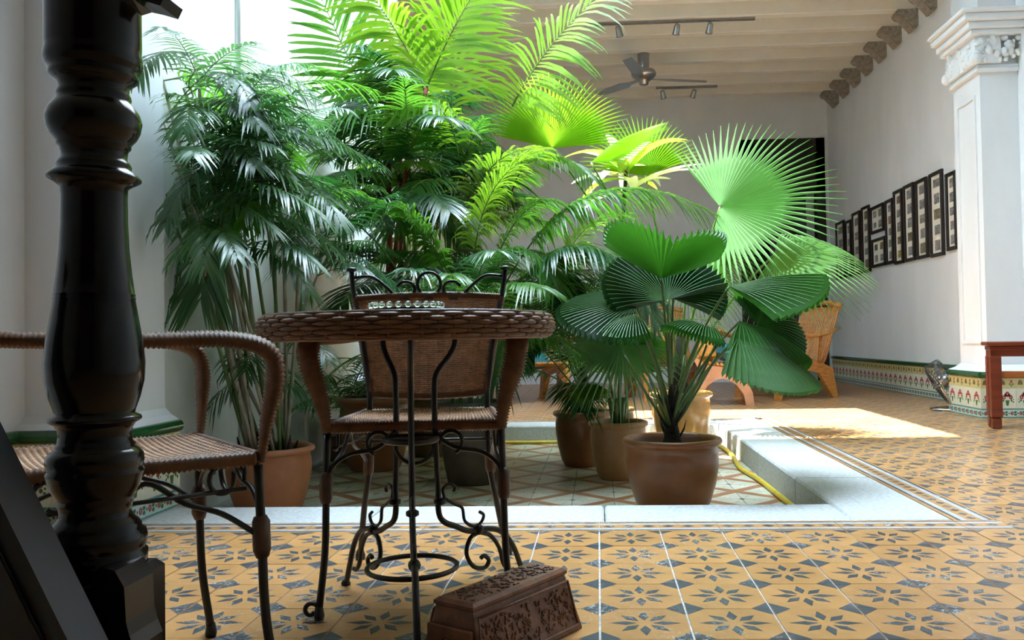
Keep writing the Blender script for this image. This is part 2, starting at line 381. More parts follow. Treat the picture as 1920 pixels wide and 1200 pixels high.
# tiled dado pieces ------------------------------------------------------------
def disc(mb, cx, cz, r, mi, n=8, sx=1., y=-.0006):
    mb.poly([(cx+r*sx*math.cos(2*math.pi*k/n), y, cz+r*math.sin(2*math.pi*k/n)) for k in range(n)], mi)
DT = .15
def flower_tile():
    mb = MB(); mb.box((.0008, 0, .0008), (DT-.0008, .01, DT-.0008), 0); c = DT/2
    for dx, dz, r in ((0, .105, .021), (-.030, .082, .017), (.030, .082, .017), (-.016, .098, .013), (.016, .098, .013)): disc(mb, c+dx, dz, r, 1, 7)
    for dx, dz in ((0, .105), (-.030, .082), (.030, .082)): disc(mb, c+dx, dz, .006, 3, 6, y=-.001)
    mb.poly([(c-.018, -.0006, .06), (c-.008, -.0006, .02), (c+.008, -.0006, .02), (c+.018, -.0006, .06)], 2)
    for sx in (-1, 1):
        disc(mb, c+sx*.035, .058, .009, 2, 6); disc(mb, c+sx*.05, .048, .007, 2, 6); disc(mb, c+sx*.052, .066, .005, 2, 6)
    return mb.mesh('flower_tile', [dcream, dred, dgreen, dyell])
def frieze_tile():
    mb = MB(); mb.box((.0008, 0, .0008), (DT-.0008, .01, .0742), 0); z = .037
    for cx in (0.0375,): 
        pts = [(cx+.022*math.cos(a), -.0006, z-.012+.036*math.sin(a)) for a in [math.pi*k/8 for k in range(9)]]; mb.poly(pts[::-1], 2)
        disc(mb, cx, z-.002, .012, 1, 7, y=-.001)
    cx = .112
    disc(mb, cx, z+.012, .012, 1, 7); disc(mb, cx-.012, z-.008, .009, 2, 6); disc(mb, cx+.012, z-.008, .009, 2, 6); disc(mb, cx, z-.02, .008, 2, 6)
    return mb.mesh('frieze_tile', [dyell, dred, dgreen])
def base_tile():
    mb = MB(); mb.box((.0008, 0, .0008), (DT-.0008, .01, .0692), 0)
    mb.poly([(.001, -.0005, .060), (DT-.001, -.0005, .060), (DT-.001, -.0005, .0685), (.001, -.0005, .0685)], 3); mb.poly([(.001, -.0005, .001), (DT-.001, -.0005, .001), (DT-.001, -.0005, .008), (.001, -.0005, .008)], 3)
    for cx in (.037, .112):
        disc(mb, cx, .034, .015, 1, 8); disc(mb, cx, .034, .006, 3, 6, y=-.001)
        disc(mb, cx+.027, .042, .009, 2, 6, 1.5); disc(mb, cx+.027, .024, .009, 2, 6, 1.5); disc(mb, cx-.025, .034, .007, 2, 6)
    return mb.mesh('base_tile', [dblue, dred, dgreen, dteal])
def cap_tile():
    mb = MB(); pr = [(0.01, 0), (-.004, .001), (-.010, .005), (-.015, .012), (-.018, .020), (-.018, .027), (-.015, .036), (-.010, .043), (-.004, .047), (.01, .048)]
    mb.prism(pr, lambda a, b, d: (d, a, b), .0008, DT-.0008, 0, False); return mb.mesh('cap_tile', [greeng])
FT, RT_, BT, CT = flower_tile(), frieze_tile(), base_tile(), cap_tile()
def dado_run(parent, p, rz, n, sx=1.):
    # tiles march along local +x from p; faces look along local -y
    ca, sa = math.cos(rz), math.sin(rz)
    for k in range(n):
        for me, z, nm in ((BT, 0, 'base_tile'), (FT, .07, 'flower_tile'), (RT_, .22, 'frieze_tile'), (CT, .295, 'cap_tile')):
            o = link(nm, me, parent, (p[0]+ca*k*DT*sx, p[1]+sa*k*DT*sx, z), rz); o.scale = (sx, 1, 1)
dado = link('trim_1', None, None, kind='structure', label='flowered tile skirting with a green cap along the right wall')
dado_run(dado, (XR-.011, YF-.02, 0), -math.pi/2, 32)
def pillar(name, x0, x1, y0, y1, sides, label, top=ZC, capital=True, dx=.1, body=plaster):
    p = link(name, None, None, kind='structure', label=label)
    s = MB(); s.box((x0, y0, .33), (x1, y1, top)); s.build('shaft', body, p)
    X0, X1, Y0, Y1 = x0-(dx if 'L' in sides else 0), x1+(dx if 'R' in sides else 0), y0-(dx if 'F' in sides else 0), y1+(dx if 'B' in sides else 0)
    s = MB(); s.box((X0+.01, Y0+.01, -.2), (X1-.01, Y1-.01, .34))
    zz = [(.34, .0), (.345, .06*dx), (.362, .55*dx), (.372, .7*dx), (.378, .8*dx), (.39, .96*dx)]
    for (za, ia), (zb, ib) in zip(zz, zz[1:]):
        def ring(z, i): 
            i = min(i, dx); return [(X0+(i if 'L' in sides else 0), Y0+(i if 'F' in sides else 0), z), (X1-(i if 'R' in sides else 0), Y0+(i if 'F' in sides else 0), z), (X1-(i if 'R' in sides else 0), Y1-(i if 'B' in sides else 0), z), (X0+(i if 'L' in sides else 0), Y1-(i if 'B' in sides else 0), z)]
        a, b = ring(za, ia), ring(zb, ib); s.add(a+b, [(0, 1, 5, 4), (1, 2, 6, 5), (2, 3, 7, 6), (3, 0, 4, 7)], 0)
    s.build('plinth', body, p)
    if 'F' in sides: n = max(1, round((X1-X0)/DT)); dado_run(p, (X0, Y0, 0), 0, n, (X1-X0)/n/DT)
    if 'L' in sides: n = max(1, round((Y1-Y0)/DT)); dado_run(p, (X0, Y1, 0), -math.pi/2, n, (Y1-Y0)/n/DT)
    if 'R' in sides: n = max(1, round((Y1-Y0)/DT)); dado_run(p, (X1, Y0, 0), math.pi/2, n, (Y1-Y0)/n/DT)
    # raised panel moulding on the courtyard face
    for sd in sides:
        if sd not in 'LR' or not capital: continue
        xx = x0 if sd == 'L' else x1; o = -.012 if sd == 'L' else .012
        mb = MB(); a, b = y0+.07, y1-.07; z0, z1 = .55, 2.45
        for q in (((a, z0+.025), (a+.025, z1-.025)), ((b-.025, z0+.025), (b, z1-.025)), ((a, z1-.025), (b, z1)), ((a, z0), (b, z0+.025))):
            mb.box((min(xx-o*.3, xx+o), q[0][0], q[0][1]), (max(xx-o*.3, xx+o), q[1][0], q[1][1]))
        mb.build('panel_moulding', body, p)
    if capital:
        mb = MB(); E = lambda o, z0, z1: mb.box((x0-(o if 'L' in sides else 0), y0-(o if 'F' in sides else 0), z0), (x1+(o if 'R' in sides else 0), y1+(o if 'B' in sides else 0), z1), 0, .006)
        E(.035, 2.60, 2.63); E(.02, 2.63, 2.66); E(.10, 2.86, 2.90); E(.13, 2.90, 2.95); E(.17, 2.95, 3.00); E(.20, 3.0, 3.03)
        mb.build('capital_moulding', body, p)
        mb = MB(); rs = random.Random(5)
        fx = x0-.05 if 'L' in sides else x1+.05
        mb.box((min(fx, (x0+x1)/2), y0-.05, 2.66), (max(fx, (x0+x1)/2), y1, 2.86))
        for k in range(70):
            z = rs.uniform(2.68, 2.85); 
            if k % 2: c = (fx, rs.uniform(y0-.04, y1), z)
            else: c = (rs.uniform(min(fx, x1), max(fx, x1)) if 'L' in sides else rs.uniform(x0, fx), y0-.05, z)
            mb.ball(c, rs.uniform(.012, .032), 0, 6, 4, (1, 1, rs.uniform(.6, 1.6)))
        for yy in (y0-.05, y1): mb.ball((fx-.0, yy, 2.69), .045, 0, 8, 6)
        mb.build('capital_carving', body, p)
    return p
pillar('wall_pilaster_right', 2.92, XRN, 6.5, 6.97, 'LF', 'white pilaster with carved capital and flowered tile base')
pillar('wall_pilaster_left', XLW, -1.74, 2.97, 3.3, 'FR', 'white pilaster with flowered tile base behind the wicker armchair', capital=False, dx=.06)
pillar('wall_pilaster_back', XL, -1.62, 6.45, 6.9, 'RF', 'white pilaster at the far end of the court', capital=False)
mb = MB(); mb.box((XLW, YN+.2, 0), (XLW+.02, 2.9, .34)); 
sd = link('trim_2', None, None, kind='structure', label='flowered tile skirting on the side wall'); dado_run(sd, (XLW+.015, 1.42, 0), math.pi/2, 10)
mb = MB(); mb.tube([(XL+.013, 4.25, -KD), (XL+.013, 4.25, 8.0)], .012, 10); mb.build('drain_pipe', plasterg, None, label='slim white drainpipe on the courtyard wall', category='pipe')
#PART2
# ================================================================== FURNITURE
def weave(mb, S, ns, nr, amp, rw, rs, mi=0, closed=False, flat=1., v0=0., v1=1.):
    for j in range(nr):
        v = v0+(v1-v0)*(j+.5)/nr; pts = []
        for i in range(2*ns if closed else 2*ns+1):
            p, n = S(i/(2*ns), v); o = amp*(1 if (i//2+j) % 2 == 0 else -1) if i % 2 == 0 else 0
            pts.append(p+n*o)
        mb.tube(pts, rw, 4, mi, closed, False, flat)
    for i in range(ns+(0 if closed else 1)):
        mb.tube([S(i/ns, v0+(v1-v0)*k/5)[0] for k in range(6)], rs, 4, mi, False, False)
def bound(mb, pts, r, n=10, pitch=.008, mi=0, amp=.15, flatb=1.):
    # a rod bound round and round with cane: the radius swells once for every turn
    L = [0.]
    for a, b in zip(pts, pts[1:]): L.append(L[-1]+(Vector(b)-Vector(a)).length)
    tot = L[-1]; m = max(4, int(tot/pitch*2)); out = []; rad = []; k = 0
    for q in range(m+1):
        s = tot*q/m
        while k < len(L)-2 and L[k+1] < s: k += 1
        f = (s-L[k])/max(1e-9, L[k+1]-L[k]); out.append(Vector(pts[k]).lerp(Vector(pts[k+1]), f))
        R = r(s/tot) if callable(r) else r; rad.append(R*(1+(amp if q % 2 else -amp)))
    mb.tube(out, rad, n, mi, flatb=flatb)
def spiral(c, u, v, r0, r1, a0, a1, n=16):
    return [Vector(c)+Vector(u)*((r0+(r1-r0)*k/n)*math.cos(a0+(a1-a0)*k/n))+Vector(v)*((r0+(r1-r0)*k/n)*math.sin(a0+(a1-a0)*k/n)) for k in range(n+1)]
EX, EY, EZ = Vector((1, 0, 0)), Vector((0, 1, 0)), Vector((0, 0, 1))
def make_armchair(label):
    # faces -y; origin under the middle of the seat front
    t = thing('wicker_armchair', label, 'chair')
    SZ = .445
    for sx in (-1, 1):
        # front leg: straight rod bowing out to a curled foot
        mb = MB(); pts = cr([(sx*.205, 0, SZ-.02), (sx*.208, -.004, .30), (sx*.211, -.01, .15), (sx*.222, -.03, .02)], 6); mb.tube(pts, [.0085]*len(pts), 8)
        mb.tube(spiral((sx*.240, -.032, .022), (sx, 0, 0), (0, 0, 1), .018, .008, math.pi*.9, -math.pi*.9), .0055, 6)
        mb.lathe([(.011, 0), (.013, .01), (.009, .03)], 8, 0, (sx*.222, -.03, .0)); lg = mb.build('leg', iron, t)
        mb = MB(); mb.tube([(sx*.207, -.002, .335), (sx*.208, -.003, .325), (sx*.209, -.004, .275), (sx*.209, -.005, .262)], [.011, .0155, .0155, .011], 10); mb.build('leather_wrap', leather, lg)
        # back leg splayed backwards
        mb = MB(); pts = cr([(sx*.165, .39, .50), (sx*.168, .385, .30), (sx*.19, .42, .16), (sx*.215, .50, .015)], 6); mb.tube(pts, .0085, 8)
        mb.lathe([(.014, 0), (.015, .012), (.009, .03)], 8, 0, (sx*.216, .505, .0)); lg = mb.build('leg', iron, t)
        mb = MB(); mb.tube([(sx*.167, .385, .33), (sx*.170, .387, .32), (sx*.172, .392, .275), (sx*.173, .395, .262)], [.011, .015, .015, .011], 10); mb.build('leather_wrap', leather, lg)
        # back post with finial
        mb = MB(); mb.tube(cr([(sx*.165, .39, .48), (sx*.185, .405, .64), (sx*.212, .43, .77), (sx*.222, .445, .845)], 5), .0075, 8)
        mb.lathe([(.006, 0), (.014, .004), (.015, .009), (.008, .014)], 10, 0, (sx*.222, .445, .842)); mb.build('back_post', iron, t)
        # bound arm: rises from the seat corner, widens, bends and runs to the back
        pts = cr([(sx*.205, -.005, SZ-.015), (sx*.215, -.012, .50), (sx*.238, -.02, .58), (sx*.246, -.005, .628), (sx*.246, .06, .648), (sx*.240, .18, .648), (sx*.215, .31, .650), (sx*.190, .405, .655)], 6)
        mb = MB(); bound(mb, pts, lambda q: .0115+.0135*min(1, q/.22)-.006*max(0, (q-.3)/.7), 12, .0075, flatb=.56); mb.build('arm', rattan, t)
        # scroll under the seat side
        mb = MB(); mb.tube(cr([(sx*.207, 0, .30), (sx*.2, .06, .345), (sx*.19, .12, .37), (sx*.186, .18, .41), (sx*.184, .23, .37), (sx*.18, .30, .345), (sx*.172, .385, .30)], 6), .005, 6)
        mb.tube(spiral((sx*.196, .055, .40), (0, 1, 0), (0, 0, 1), .035, .018, 2.6, -2.2), .0045, 6)
        mb.tube(spiral((sx*.186, .31, .40), (0, 1, 0), (0, 0, 1), .035, .018, .5, 5.4), .0045, 6); mb.build('side_scroll', iron, t)
    # arched apron of rods under the seat front
    mb = MB()
    for sx in (-1, 1):
        mb.tube(cr([(sx*.205, -.004, .30), (sx*.195, -.004, .345), (sx*.155, -.004, .375), (sx*.10, -.004, .385), (sx*.065, -.004, .405), (sx*.045, -.004, .43)], 6), .0055, 6)
        mb.tube(spiral((sx*.085, -.004, .40), (sx, 0, 0), (0, 0, 1), .028, .024, -1.2, 3.4), .005, 6)
    mb.tube(spiral((0, -.004, .395), (1, 0, 0), (0, 0, 1), .045, .045, math.pi, 2*math.pi), .005, 6)
    mb.build('apron_scroll', iron, t)
    mb = MB(); mb.tube([(-.185, .38, .36), (.185, .38, .36)], .005, 6); mb.tube([(-.2, .02, .385), (-.18, .38, .375)], .004, 6); mb.tube([(.2, .02, .385), (.18, .38, .375)], .004, 6); mb.build('stretcher', iron, t)
    # seat: bound rim and woven panel that sags a little
    def S(u, v):
        hw = .205-.03*u; x = (-1+2*v)*hw; y = .005+.385*u
        z = SZ-.012*(1-(2*u-1)**2)*(1-(2*v-1)**2); return Vector((x, y, z)), EZ
    mb = MB(); weave(mb, S, 34, 46, .0022, .0032, .0022); seat = mb.build('seat', rattan_l, t)
    mb = MB(); a, b, c, d = S(0, 0)[0], S(0, 1)[0], S(1, 1)[0], S(1, 0)[0]
    for p, q in ((a, b), (b, c), (c, d), (d, a)): bound(mb, [p-EZ*.008, q-EZ*.008], .013, 8, .008)
    mb.build('seat_rim', rattan, seat)
    # backrest: bound frame and fine weave leaning back
    def B(u, v):
        hw = .163+.048*v; x = (-1+2*u)*hw; y = .392+.038*v+.018*(1-(2*u-1)**2); z = .492+.272*v+.010*(1-(2*u-1)**2)*(1 if v > .5 else -1)*abs(2*v-1)
        return Vector((x, y, z)), -EY
    mb = MB(); weave(mb, B, 26, 48, .0022, .0030, .0026); bk = mb.build('backrest', rattan_l, t)
    mb = MB()
    for q in ([B(k/10, 0)[0] for k in range(11)], [B(k/10, 1)[0] for k in range(11)], [B(0, k/4)[0] for k in range(5)], [B(1, k/4)[0] for k in range(5)]): bound(mb, q, .0095, 8, .007)
    mb.build('backrest_frame', rattan, bk)
    # wrought crest above the backrest
    mb = MB(); y = .443
    mb.tube(spiral((0, y+.005, .806), EX, EZ, .034, .034, 0, 2*math.pi), .005, 6)
    for sx in (-1, 1):
        mb.tube(cr([(sx*.215, y, .826), (sx*.165, y, .828), (sx*.125, y, .800), (sx*.095, y, .772), (sx*.065, y+.004, .768), (sx*.042, y+.004, .786), (sx*.050, y+.004, .808), (sx*.075, y+.004, .812), (sx*.092, y+.004, .798)], 6), .005, 6)
    cst = mb.build('crest', iron, t)
    for x in (-.07, 0, .07): mb = MB(); mb.tube([(x-.013, y-.002, .770), (x+.013, y-.002, .770)], .011, 8); mb.build('crest_wrap', leather, cst)
    return t
ch = make_armchair('wicker and wrought iron armchair behind the round table, its back to the palms')
ch.location = (-.438, 1.985, 0); ch.rotation_euler = (0, 0, math.radians(6.5))
c2 = copy_tree(ch); c2.location = (-.738, 1.628, 0); c2.rotation_euler = (0, 0, math.radians(130))
c2['label'] = 'wicker and wrought iron armchair beside the dark turned post, facing the round table'
for c in (ch, c2): c['group'] = 'wicker armchairs at the round table'
# round wicker table -----------------------------------------------------------
tb = thing('wicker_table', 'small round table with a thick woven rim on three scrolled iron legs', 'table', (-.438, 1.94, 0))
TR, TZ0, TZ1 = .335, .648, .697
mb = MB()
def RIM(u, v):
    a = 2*math.pi*u; n = Vector((math.cos(a), math.sin(a), 0)); bul = .010*math.sin(math.pi*v)
    return n*(TR-.012+bul)+EZ*(TZ0+(TZ1-TZ0)*v), n
weave(mb, RIM, 64, 6, .0042, .0052, .0035, 0, True, 1.0); mb.tube([RIM(k/72, 0)[0]-RIM(k/72, 0)[1]*.004 for k in range(72)], .006, 6, 0, True); mb.tube([RIM(k/72, 1)[0]-RIM(k/72, 1)[1]*.004 for k in range(72)], .006, 6, 0, True)
mb.lathe([(TR-.02, TZ0), (TR-.018, TZ1)], 48); rim = mb.build('woven_rim', rattan, tb)
mb = MB(); mb.lathe([(.001, TZ1), (TR-.012, TZ1), (TR-.010, TZ1+.003), (TR-.012, TZ1+.006), (.001, TZ1+.006)], 64); mb.build('glass_top', gtop, tb)
def table_leg(ang):
    d = Vector((math.cos(ang), math.sin(ang), 0)); P = lambda r, z: d*(r*1.25+(max(0, .3-z)*.30 if r > .064 else 0))+EZ*z
    mb = MB()
    pts = cr([P(.105, .648), P(.102, .625), P(.088, .60), P(.062, .565), P(.055, .53), P(.055, .42), P(.060, .30), P(.064, .22), P(.078, .188), P(.105, .172), P(.145, .170), P(.178, .155), P(.198, .115), P(.205, .06), P(.21, .008)], 6)
    mb.tube(pts, .0072, 8)
    mb.lathe([(.012, 0), (.013, .006), (.008, .014)], 8, 0, tuple(P(.211, 0)))
    mb.lathe([(.008, -.008), (.015, -.004), (.015, .004), (.008, .008)], 10, 0, tuple(P(.064, .257))); mb.ball(P(.125, .172), .014)
    lg = mb.build('leg', iron, tb)
    mb = MB()     # C-scroll joining the ring, and the small flourishes
    mb.tube(cr([P(.125, .165), P(.100, .155), P(.082, .12), P(.090, .085), P(.115, .075), P(.13, .09), P(.122, .105), P(.112, .10)], 5), .0058, 6)
    mb.tube(cr([P(.125, .165), P(.150, .15), P(.163, .115), P(.163, .075), P(.172, .055), P(.185, .052)], 5), .0058, 6)
    mb.tube(cr([P(.066, .262), P(.085, .245), P(.10, .232), P(.098, .20), P(.115, .183), P(.135, .188), P(.146, .205), P(.138, .215)], 5), .0042, 6)
    mb.tube(cr([P(.066, .262), P(.068, .285), P(.085, .295), P(.096, .285), P(.09, .275)], 5), .0042, 6)
    mb.build('leg_scroll', iron, lg)
for a in (-76, 46, 132): table_leg(math.radians(a))
mb = MB(); mb.tube([(.103*math.cos(2*math.pi*k/40), .103*math.sin(2*math.pi*k/40), .118) for k in range(40)], .0062, 6, 0, True); mb.build('lower_ring', iron, tb)
mb = MB(); mb.tube([(.060*math.cos(2*math.pi*k/32), .060*math.sin(2*math.pi*k/32), .412) for k in range(32)], .0075, 6, 0, True); mb.build('upper_ring', iron, tb)
# glass dish
dish = thing('glass_dish', 'low clear glass dish with a beaded edge on the round table', 'dish', (-.425, 1.86, TZ1+.0065))
mb = MB(); mb.lathe([(.001, 0), (.070, 0), (.080, .004), (.082, .010), (.076, .009), (.068, .005), (.001, .005)], 36); mb.build('base', glass, dish)
bd = MB(); bd.ball((0, 0, 0), .0072, 0, 10, 8); bme = bd.mesh('bead', glass)
for k in range(24): link('bead', bme, dish, (.078*math.cos(k*math.pi/12), .078*math.sin(k*math.pi/12), .016))
# carved box ------------------------------------------------------------------
bx = thing('carved_box', 'carved brown wooden box with sloping sides on the tiled floor by the table', 'box', (-.2065, 1.775, 0), math.radians(57.5))
LX, LY, HB, SL = .158, .052, .132, .028
mb = MB()
r0 = [(-LX-SL*.5, -LY-SL), (LX+SL*.5, -LY-SL), (LX+SL*.5, LY+SL), (-LX-SL*.5, LY+SL)]; r1 = [(-LX, -LY), (LX, -LY), (LX, LY), (-LX, LY)]; e = .008
rings = [(r0, 0, 0), (r0, .004, 0), (r1, HB-.016, -.004), (r1, HB-.012, 0), (r1, HB-.006, .0), (r1, HB, e)]
vs = []; fs = []
for q, z, i in rings: vs += [(x-math.copysign(i, x), y-math.copysign(i, y), z) for x, y in q]
for r in range(5):
    for k in range(4): fs.append((r*4+k, r*4+(k+1) % 4, r*4+4+(k+1) % 4, r*4+4+k))
fs += [(3, 2, 1, 0), (20, 21, 22, 23)]; mb.add(vs, fs); mb.build('body', carved, bx)
def relief(name, O, U, V, N, lu, lv, n, seed):
    mb = MB(); rs = random.Random(seed)
    for k in range(n):     # curling leaf sprays
        u, v = rs.uniform(.03, .97)*lu, rs.uniform(.06, .94)*lv; a = rs.uniform(0, 6.28); L = rs.uniform(.008, .016); pts = []; ra = []
        for s in range(6):
            q = s/5; aa = a+q*rs.choice((-1, 1))*1.2; u += math.cos(aa)*L/5; v += math.sin(aa)*L/5
            pts.append(O+U*min(lu, max(0, u))+V*min(lv, max(0, v))+N*(.0002+.001*math.sin(math.pi*q))); ra.append(.0005+.0019*math.sin(math.pi*min(1, q*.9+.1)))
        mb.tube(pts, ra, 5)
    o = mb.build(name, carved, bx, kind='stuff'); return o
relief('top_carving', Vector((-LX+.015, -LY+.015, HB)), EX, EY, EZ, 2*LX-.03, 2*LY-.03, 190, 1)
def side(sy):
    O = Vector((-LX, sy*(LY+SL*.86), .018)); V = Vector((0, -sy*SL*.78, HB-.05)).normalized(); N = Vector((0, sy*1., .2)).normalized()
    relief('side_carving', O-N*.0005, EX, V, N, 2*LX, HB-.052, 260, 3)
    mb = MB(); 
    for z in (.012, HB-.026): yy = sy*(LY+SL*(1-z/HB)+.001); hx = LX+.003-.011*(z > .05); mb.tube([(-hx, yy, z), (hx, yy, z)], .0028, 6)
    for x in (-1, 1): mb.tube([(x*(LX+.003), sy*(LY+SL*.9+.001), .012), (x*(LX-.008), sy*(LY+SL*.2+.001), HB-.026)], .0028, 6)
    mb.build('side_moulding', carved, bx)
side(-1); side(1)
mb = MB(); O = Vector((-LX-SL*.42, 0, .055)); mb.box((O.x-.004, -LY-.004, .012), (O.x+.006, LY+.004, .085), 0, .002); mb.tube(spiral((O.x-.005, 0, .05), EY, EZ, .018, .018, 0, 6.28), .002, 5); mb.build('end_panel', carved, bx)
# turned post -------------------------------------------------------------------
PD = 1.0
post = thing('turned_post', 'black lacquered turned wooden post with rings and a bulb', 'post', (at(178, 600, PD).x, PD, 0))
pz = lambda y: at(178, y, PD).z
prof = [(-260, 85), (-120, 85), (0, 85), (92, 85), (97, 84), (108, 87), (120, 87), (130, 82), (136, 76), (141, 79), (148, 78), (154, 70), (160, 63), (172, 62), (178, 65), (184, 66), (190, 64), (198, 72), (212, 81), (228, 85), (244, 82), (258, 75), (268, 66), (272, 65), (276, 65), (281, 60), (292, 58), (300, 58), (305, 63), (312, 66), (318, 65), (324, 72), (334, 83), (338, 83), (346, 68), (353, 59), (370, 58), (420, 58.5), (470, 61), (520, 66), (551, 70), (554, 71.5), (557, 70), (560, 72), (563, 71), (600, 77), (640, 84), (680, 88), (715, 86), (745, 79), (768, 71), (776, 69), (781, 80), (786, 82), (790, 79), (795, 70), (803, 65), (818, 64), (828, 65), (833, 70), (838, 69), (843, 76), (852, 84), (864, 86), (874, 83), (879, 82), (884, 86), (889, 84), (895, 82), (912, 78), (928, 69), (934, 66), (940, 68), (946, 64), (962, 62), (970, 66), (978, 75), (986, 80), (992, 80), (998, 88), (1010, 91), (1024, 89), (1032, 86), (1036, 91), (1060, 91), (1064, 88), (1068, 80)]
mb = MB(); mb.lathe([(h_/FPX*PD, pz(y_)) for y_, h_ in prof[::-1]], 40); mb.build('turned_shaft', blackwood, post)
zb = pz(1066); mb = MB(); mb.box((-.058, -.055, 0), (.058, .058, zb), 0, .008); mb.build('square_plinth', blackwood, post)
br = [(.025, 0), (.083, 0), (.083, zb-.075), (.077, zb-.06), (.073, zb-.045), (.071, zb-.005), (.060, zb+.014), (.046, zb+.018), (.033, zb), (.025, zb-.02)]
mb = MB(); mb.prism(br, lambda a, b, d: (a, d, b), -.062, -.0); mb.build('foot_bracket', blackwood, post)
zt = pz(5); mb = MB()
mb.prism([(0.04, zt+.4), (.04, zt-.012), (.062, zt-.006), (.078, zt-.010), (.096, zt-.016), (.102, zt-.004), (.097, zt+.012), (.12, zt+.05), (.16, zt+.2), (.2, zt+.4)], lambda a, b, d: (a, d, b), -.022, .022); mb.build('top_bracket', blackwood, post)
# slanting dark board left of the post
A, B = at(8, 880, .88), at(92, 1050, .88); dr_ = (B-A).normalized(); A = A-dr_*.30; L_ = (A.z+.0)/(-dr_.z)
brd = thing('slanted_board', 'thick black board leaning down beside the turned post', 'board', (A.x+dr_.x*L_, .88, 0))
mb = MB(); o0 = Vector((A.x+dr_.x*L_, 0, 0)); n_ = Vector((-dr_.z, 0, dr_.x))
if n_.z > 0: n_ = -n_
p0, p1 = A-o0-Vector((0, .88, 0)), Vector((0, 0, 0)); p0.y = 0
poly = [(p0.x, p0.z), (p1.x, p1.z), (p1.x-.18, 0), (p0.x+n_.x*.12, p0.z+n_.z*.12)]
mb.prism(poly, lambda a, b, d: (a, d, b), -.028, .028); mb.build('board', M('black_painted_wood', (.012, .012, .014), .5, .3, 6), brd)
mb = MB(); q0, q1 = p0+n_*.02, p1+n_*.02; mb.tube([(q0.x, -.031, q0.z), (q1.x-.01, -.031, q1.z+.01)], .003, 6); mb.build('moulding', blackwood, brd)
# red wood bench -----------------------------------------------------------------
be = thing('wooden_bench', 'dark red wooden bench with a moulded apron beside the white pilaster', 'bench', (2.60, 5.80, 0), -.26)
mb = MB(); mb.box((-.02, -.145, .545), (.50, .085, .572), 0, .006); mb.box((0, -.125, .515), (.48, .065, .545), 0, .005); mb.build('top', redwood, be)
mb = MB(); mb.box((.01, -.115, .475), (.47, -.09, .515)); mb.box((.01, .03, .475), (.47, .055, .515)); mb.box((.005, -.115, .475), (.03, .055, .515)); mb.build('apron', redwood, be)
for x in (.0, .41):
    for y in (-.12, -.01): mb = MB(); mb.box((x, y, .075), (x+.068, y+.068, .478), 0, .005); mb.box((x+.004, y+.004, 0), (x+.062, y+.062, .075), 0, .008); mb.build('leg', redwood, be)
mb = MB(); mb.box((.05, -.10, .335), (.43, -.07, .378), 0, .004); mb.build('stretcher', M('orange_wood', (.36, .11, .03), .35, .3, 6, stretch=(.3, 3, 3)), be)
# floor fan ------------------------------------------------------------------------
fn = thing('floor_fan', 'small chrome caged floor fan tilted against the tiled skirting', 'fan', (2.86, 7.12, 0), math.radians(62))
mb = MB(); mb.tube(cr([(-.15, -.02, .012), (-.16, -.10, .012), (-.08, -.13, .012), (.08, -.13, .012), (.16, -.10, .012), (.15, -.02, .012), (.10, .10, .012), (-.10, .10, .012)], 5, True), .011, 8, 0, True); mb.build('base', chrome, fn)
mb = MB()
for sx in (-1, 1): mb.tube(cr([(sx*.15, -.06, .012), (sx*.185, -.05, .08), (sx*.19, 0, .17), (sx*.18, .02, .235)], 5), .011, 8)
mb.build('yoke', chrome, fn)
hd = Matrix.Translation((0, .02, .235)) @ Matrix.Rotation(math.radians(-32), 4, 'X')
mb = MB(); mb.T = hd
for yy, rr in ((-.06, .175), (.06, .175), (-.07, .12), (.07, .12), (-.075, .06)): mb.tube([(rr*math.cos(2*math.pi*k/28), yy, rr*math.sin(2*math.pi*k/28)) for k in range(28)], .003, 5, 0, True)
for k in range(36):
    a = 2*math.pi*k/36; c, s_ = math.cos(a), math.sin(a)
    mb.tube([(.02*c, -.078, .02*s_), (.12*c, -.07, .12*s_), (.178*c, -.05, .178*s_), (.178*c, .05, .178*s_), (.12*c, .07, .12*s_), (.03*c, .078, .03*s_)], .0022, 4)
mb.build('cage', M('grey_wire', (.10, .10, .11), .35, .1, 20, metal=.8), fn)
mb = MB(); mb.T = hd
mb.T = hd @ Matrix.Rotation(math.pi/2, 4, 'X'); mb.lathe([(.03, -.03), (.055, -.02), (.06, .06), (.03, .09)], 16); mb.build('motor', steel, fn)
for k in range(3):
    mb = MB(); mb.T = hd @ Matrix.Rotation(k*2.094, 4, 'Y'); mb.add([(.02, -.02, -.03), (.15, -.035, -.06), (.155, .0, .04), (.02, .01, .03)], [(0, 1, 2, 3)]); mb.build('blade', steel, fn)
# ceiling fan -------------------------------------------------------------------------
cf = thing('ceiling_fan', 'grey metal ceiling fan with three blades hanging from the beams', 'fan', (at(1207, 140, 9.6).x, 9.6, at(1207, 100, 9.6).z-.0), .25)
z0 = at(1207, 100, 9.6).z; dz = lambda y: at(1207, y, 9.6).z-z0
mb = MB(); mb.lathe([(.062, ZC-z0-.001), (.066, dz(100)), (.064, dz(126)), (.06, dz(130))][::-1], 20); mb.build('down_rod', steel, cf)
mb = MB(); mb.lathe([(.02, dz(161)), (.05, dz(159)), (.055, dz(152)), (.085, dz(150)), (.13, dz(144)), (.145, dz(139)), (.13, dz(133)), (.07, dz(129))], 28); mb.build('motor', steel, cf)
for k in range(3):
    mb = MB(); mb.T = Matrix.Rotation(k*2.0944, 4, 'Z'); z = dz(148)
    mb.prism([(.10, -.02), (.22, -.03), (.30, -.075), (.74, -.065), (.76, .04), (.32, .065), (.22, .03), (.10, .02)], lambda a, b, d: (a, b, z+d+b*.15), -.004, .004); mb.build('blade', steel, cf)
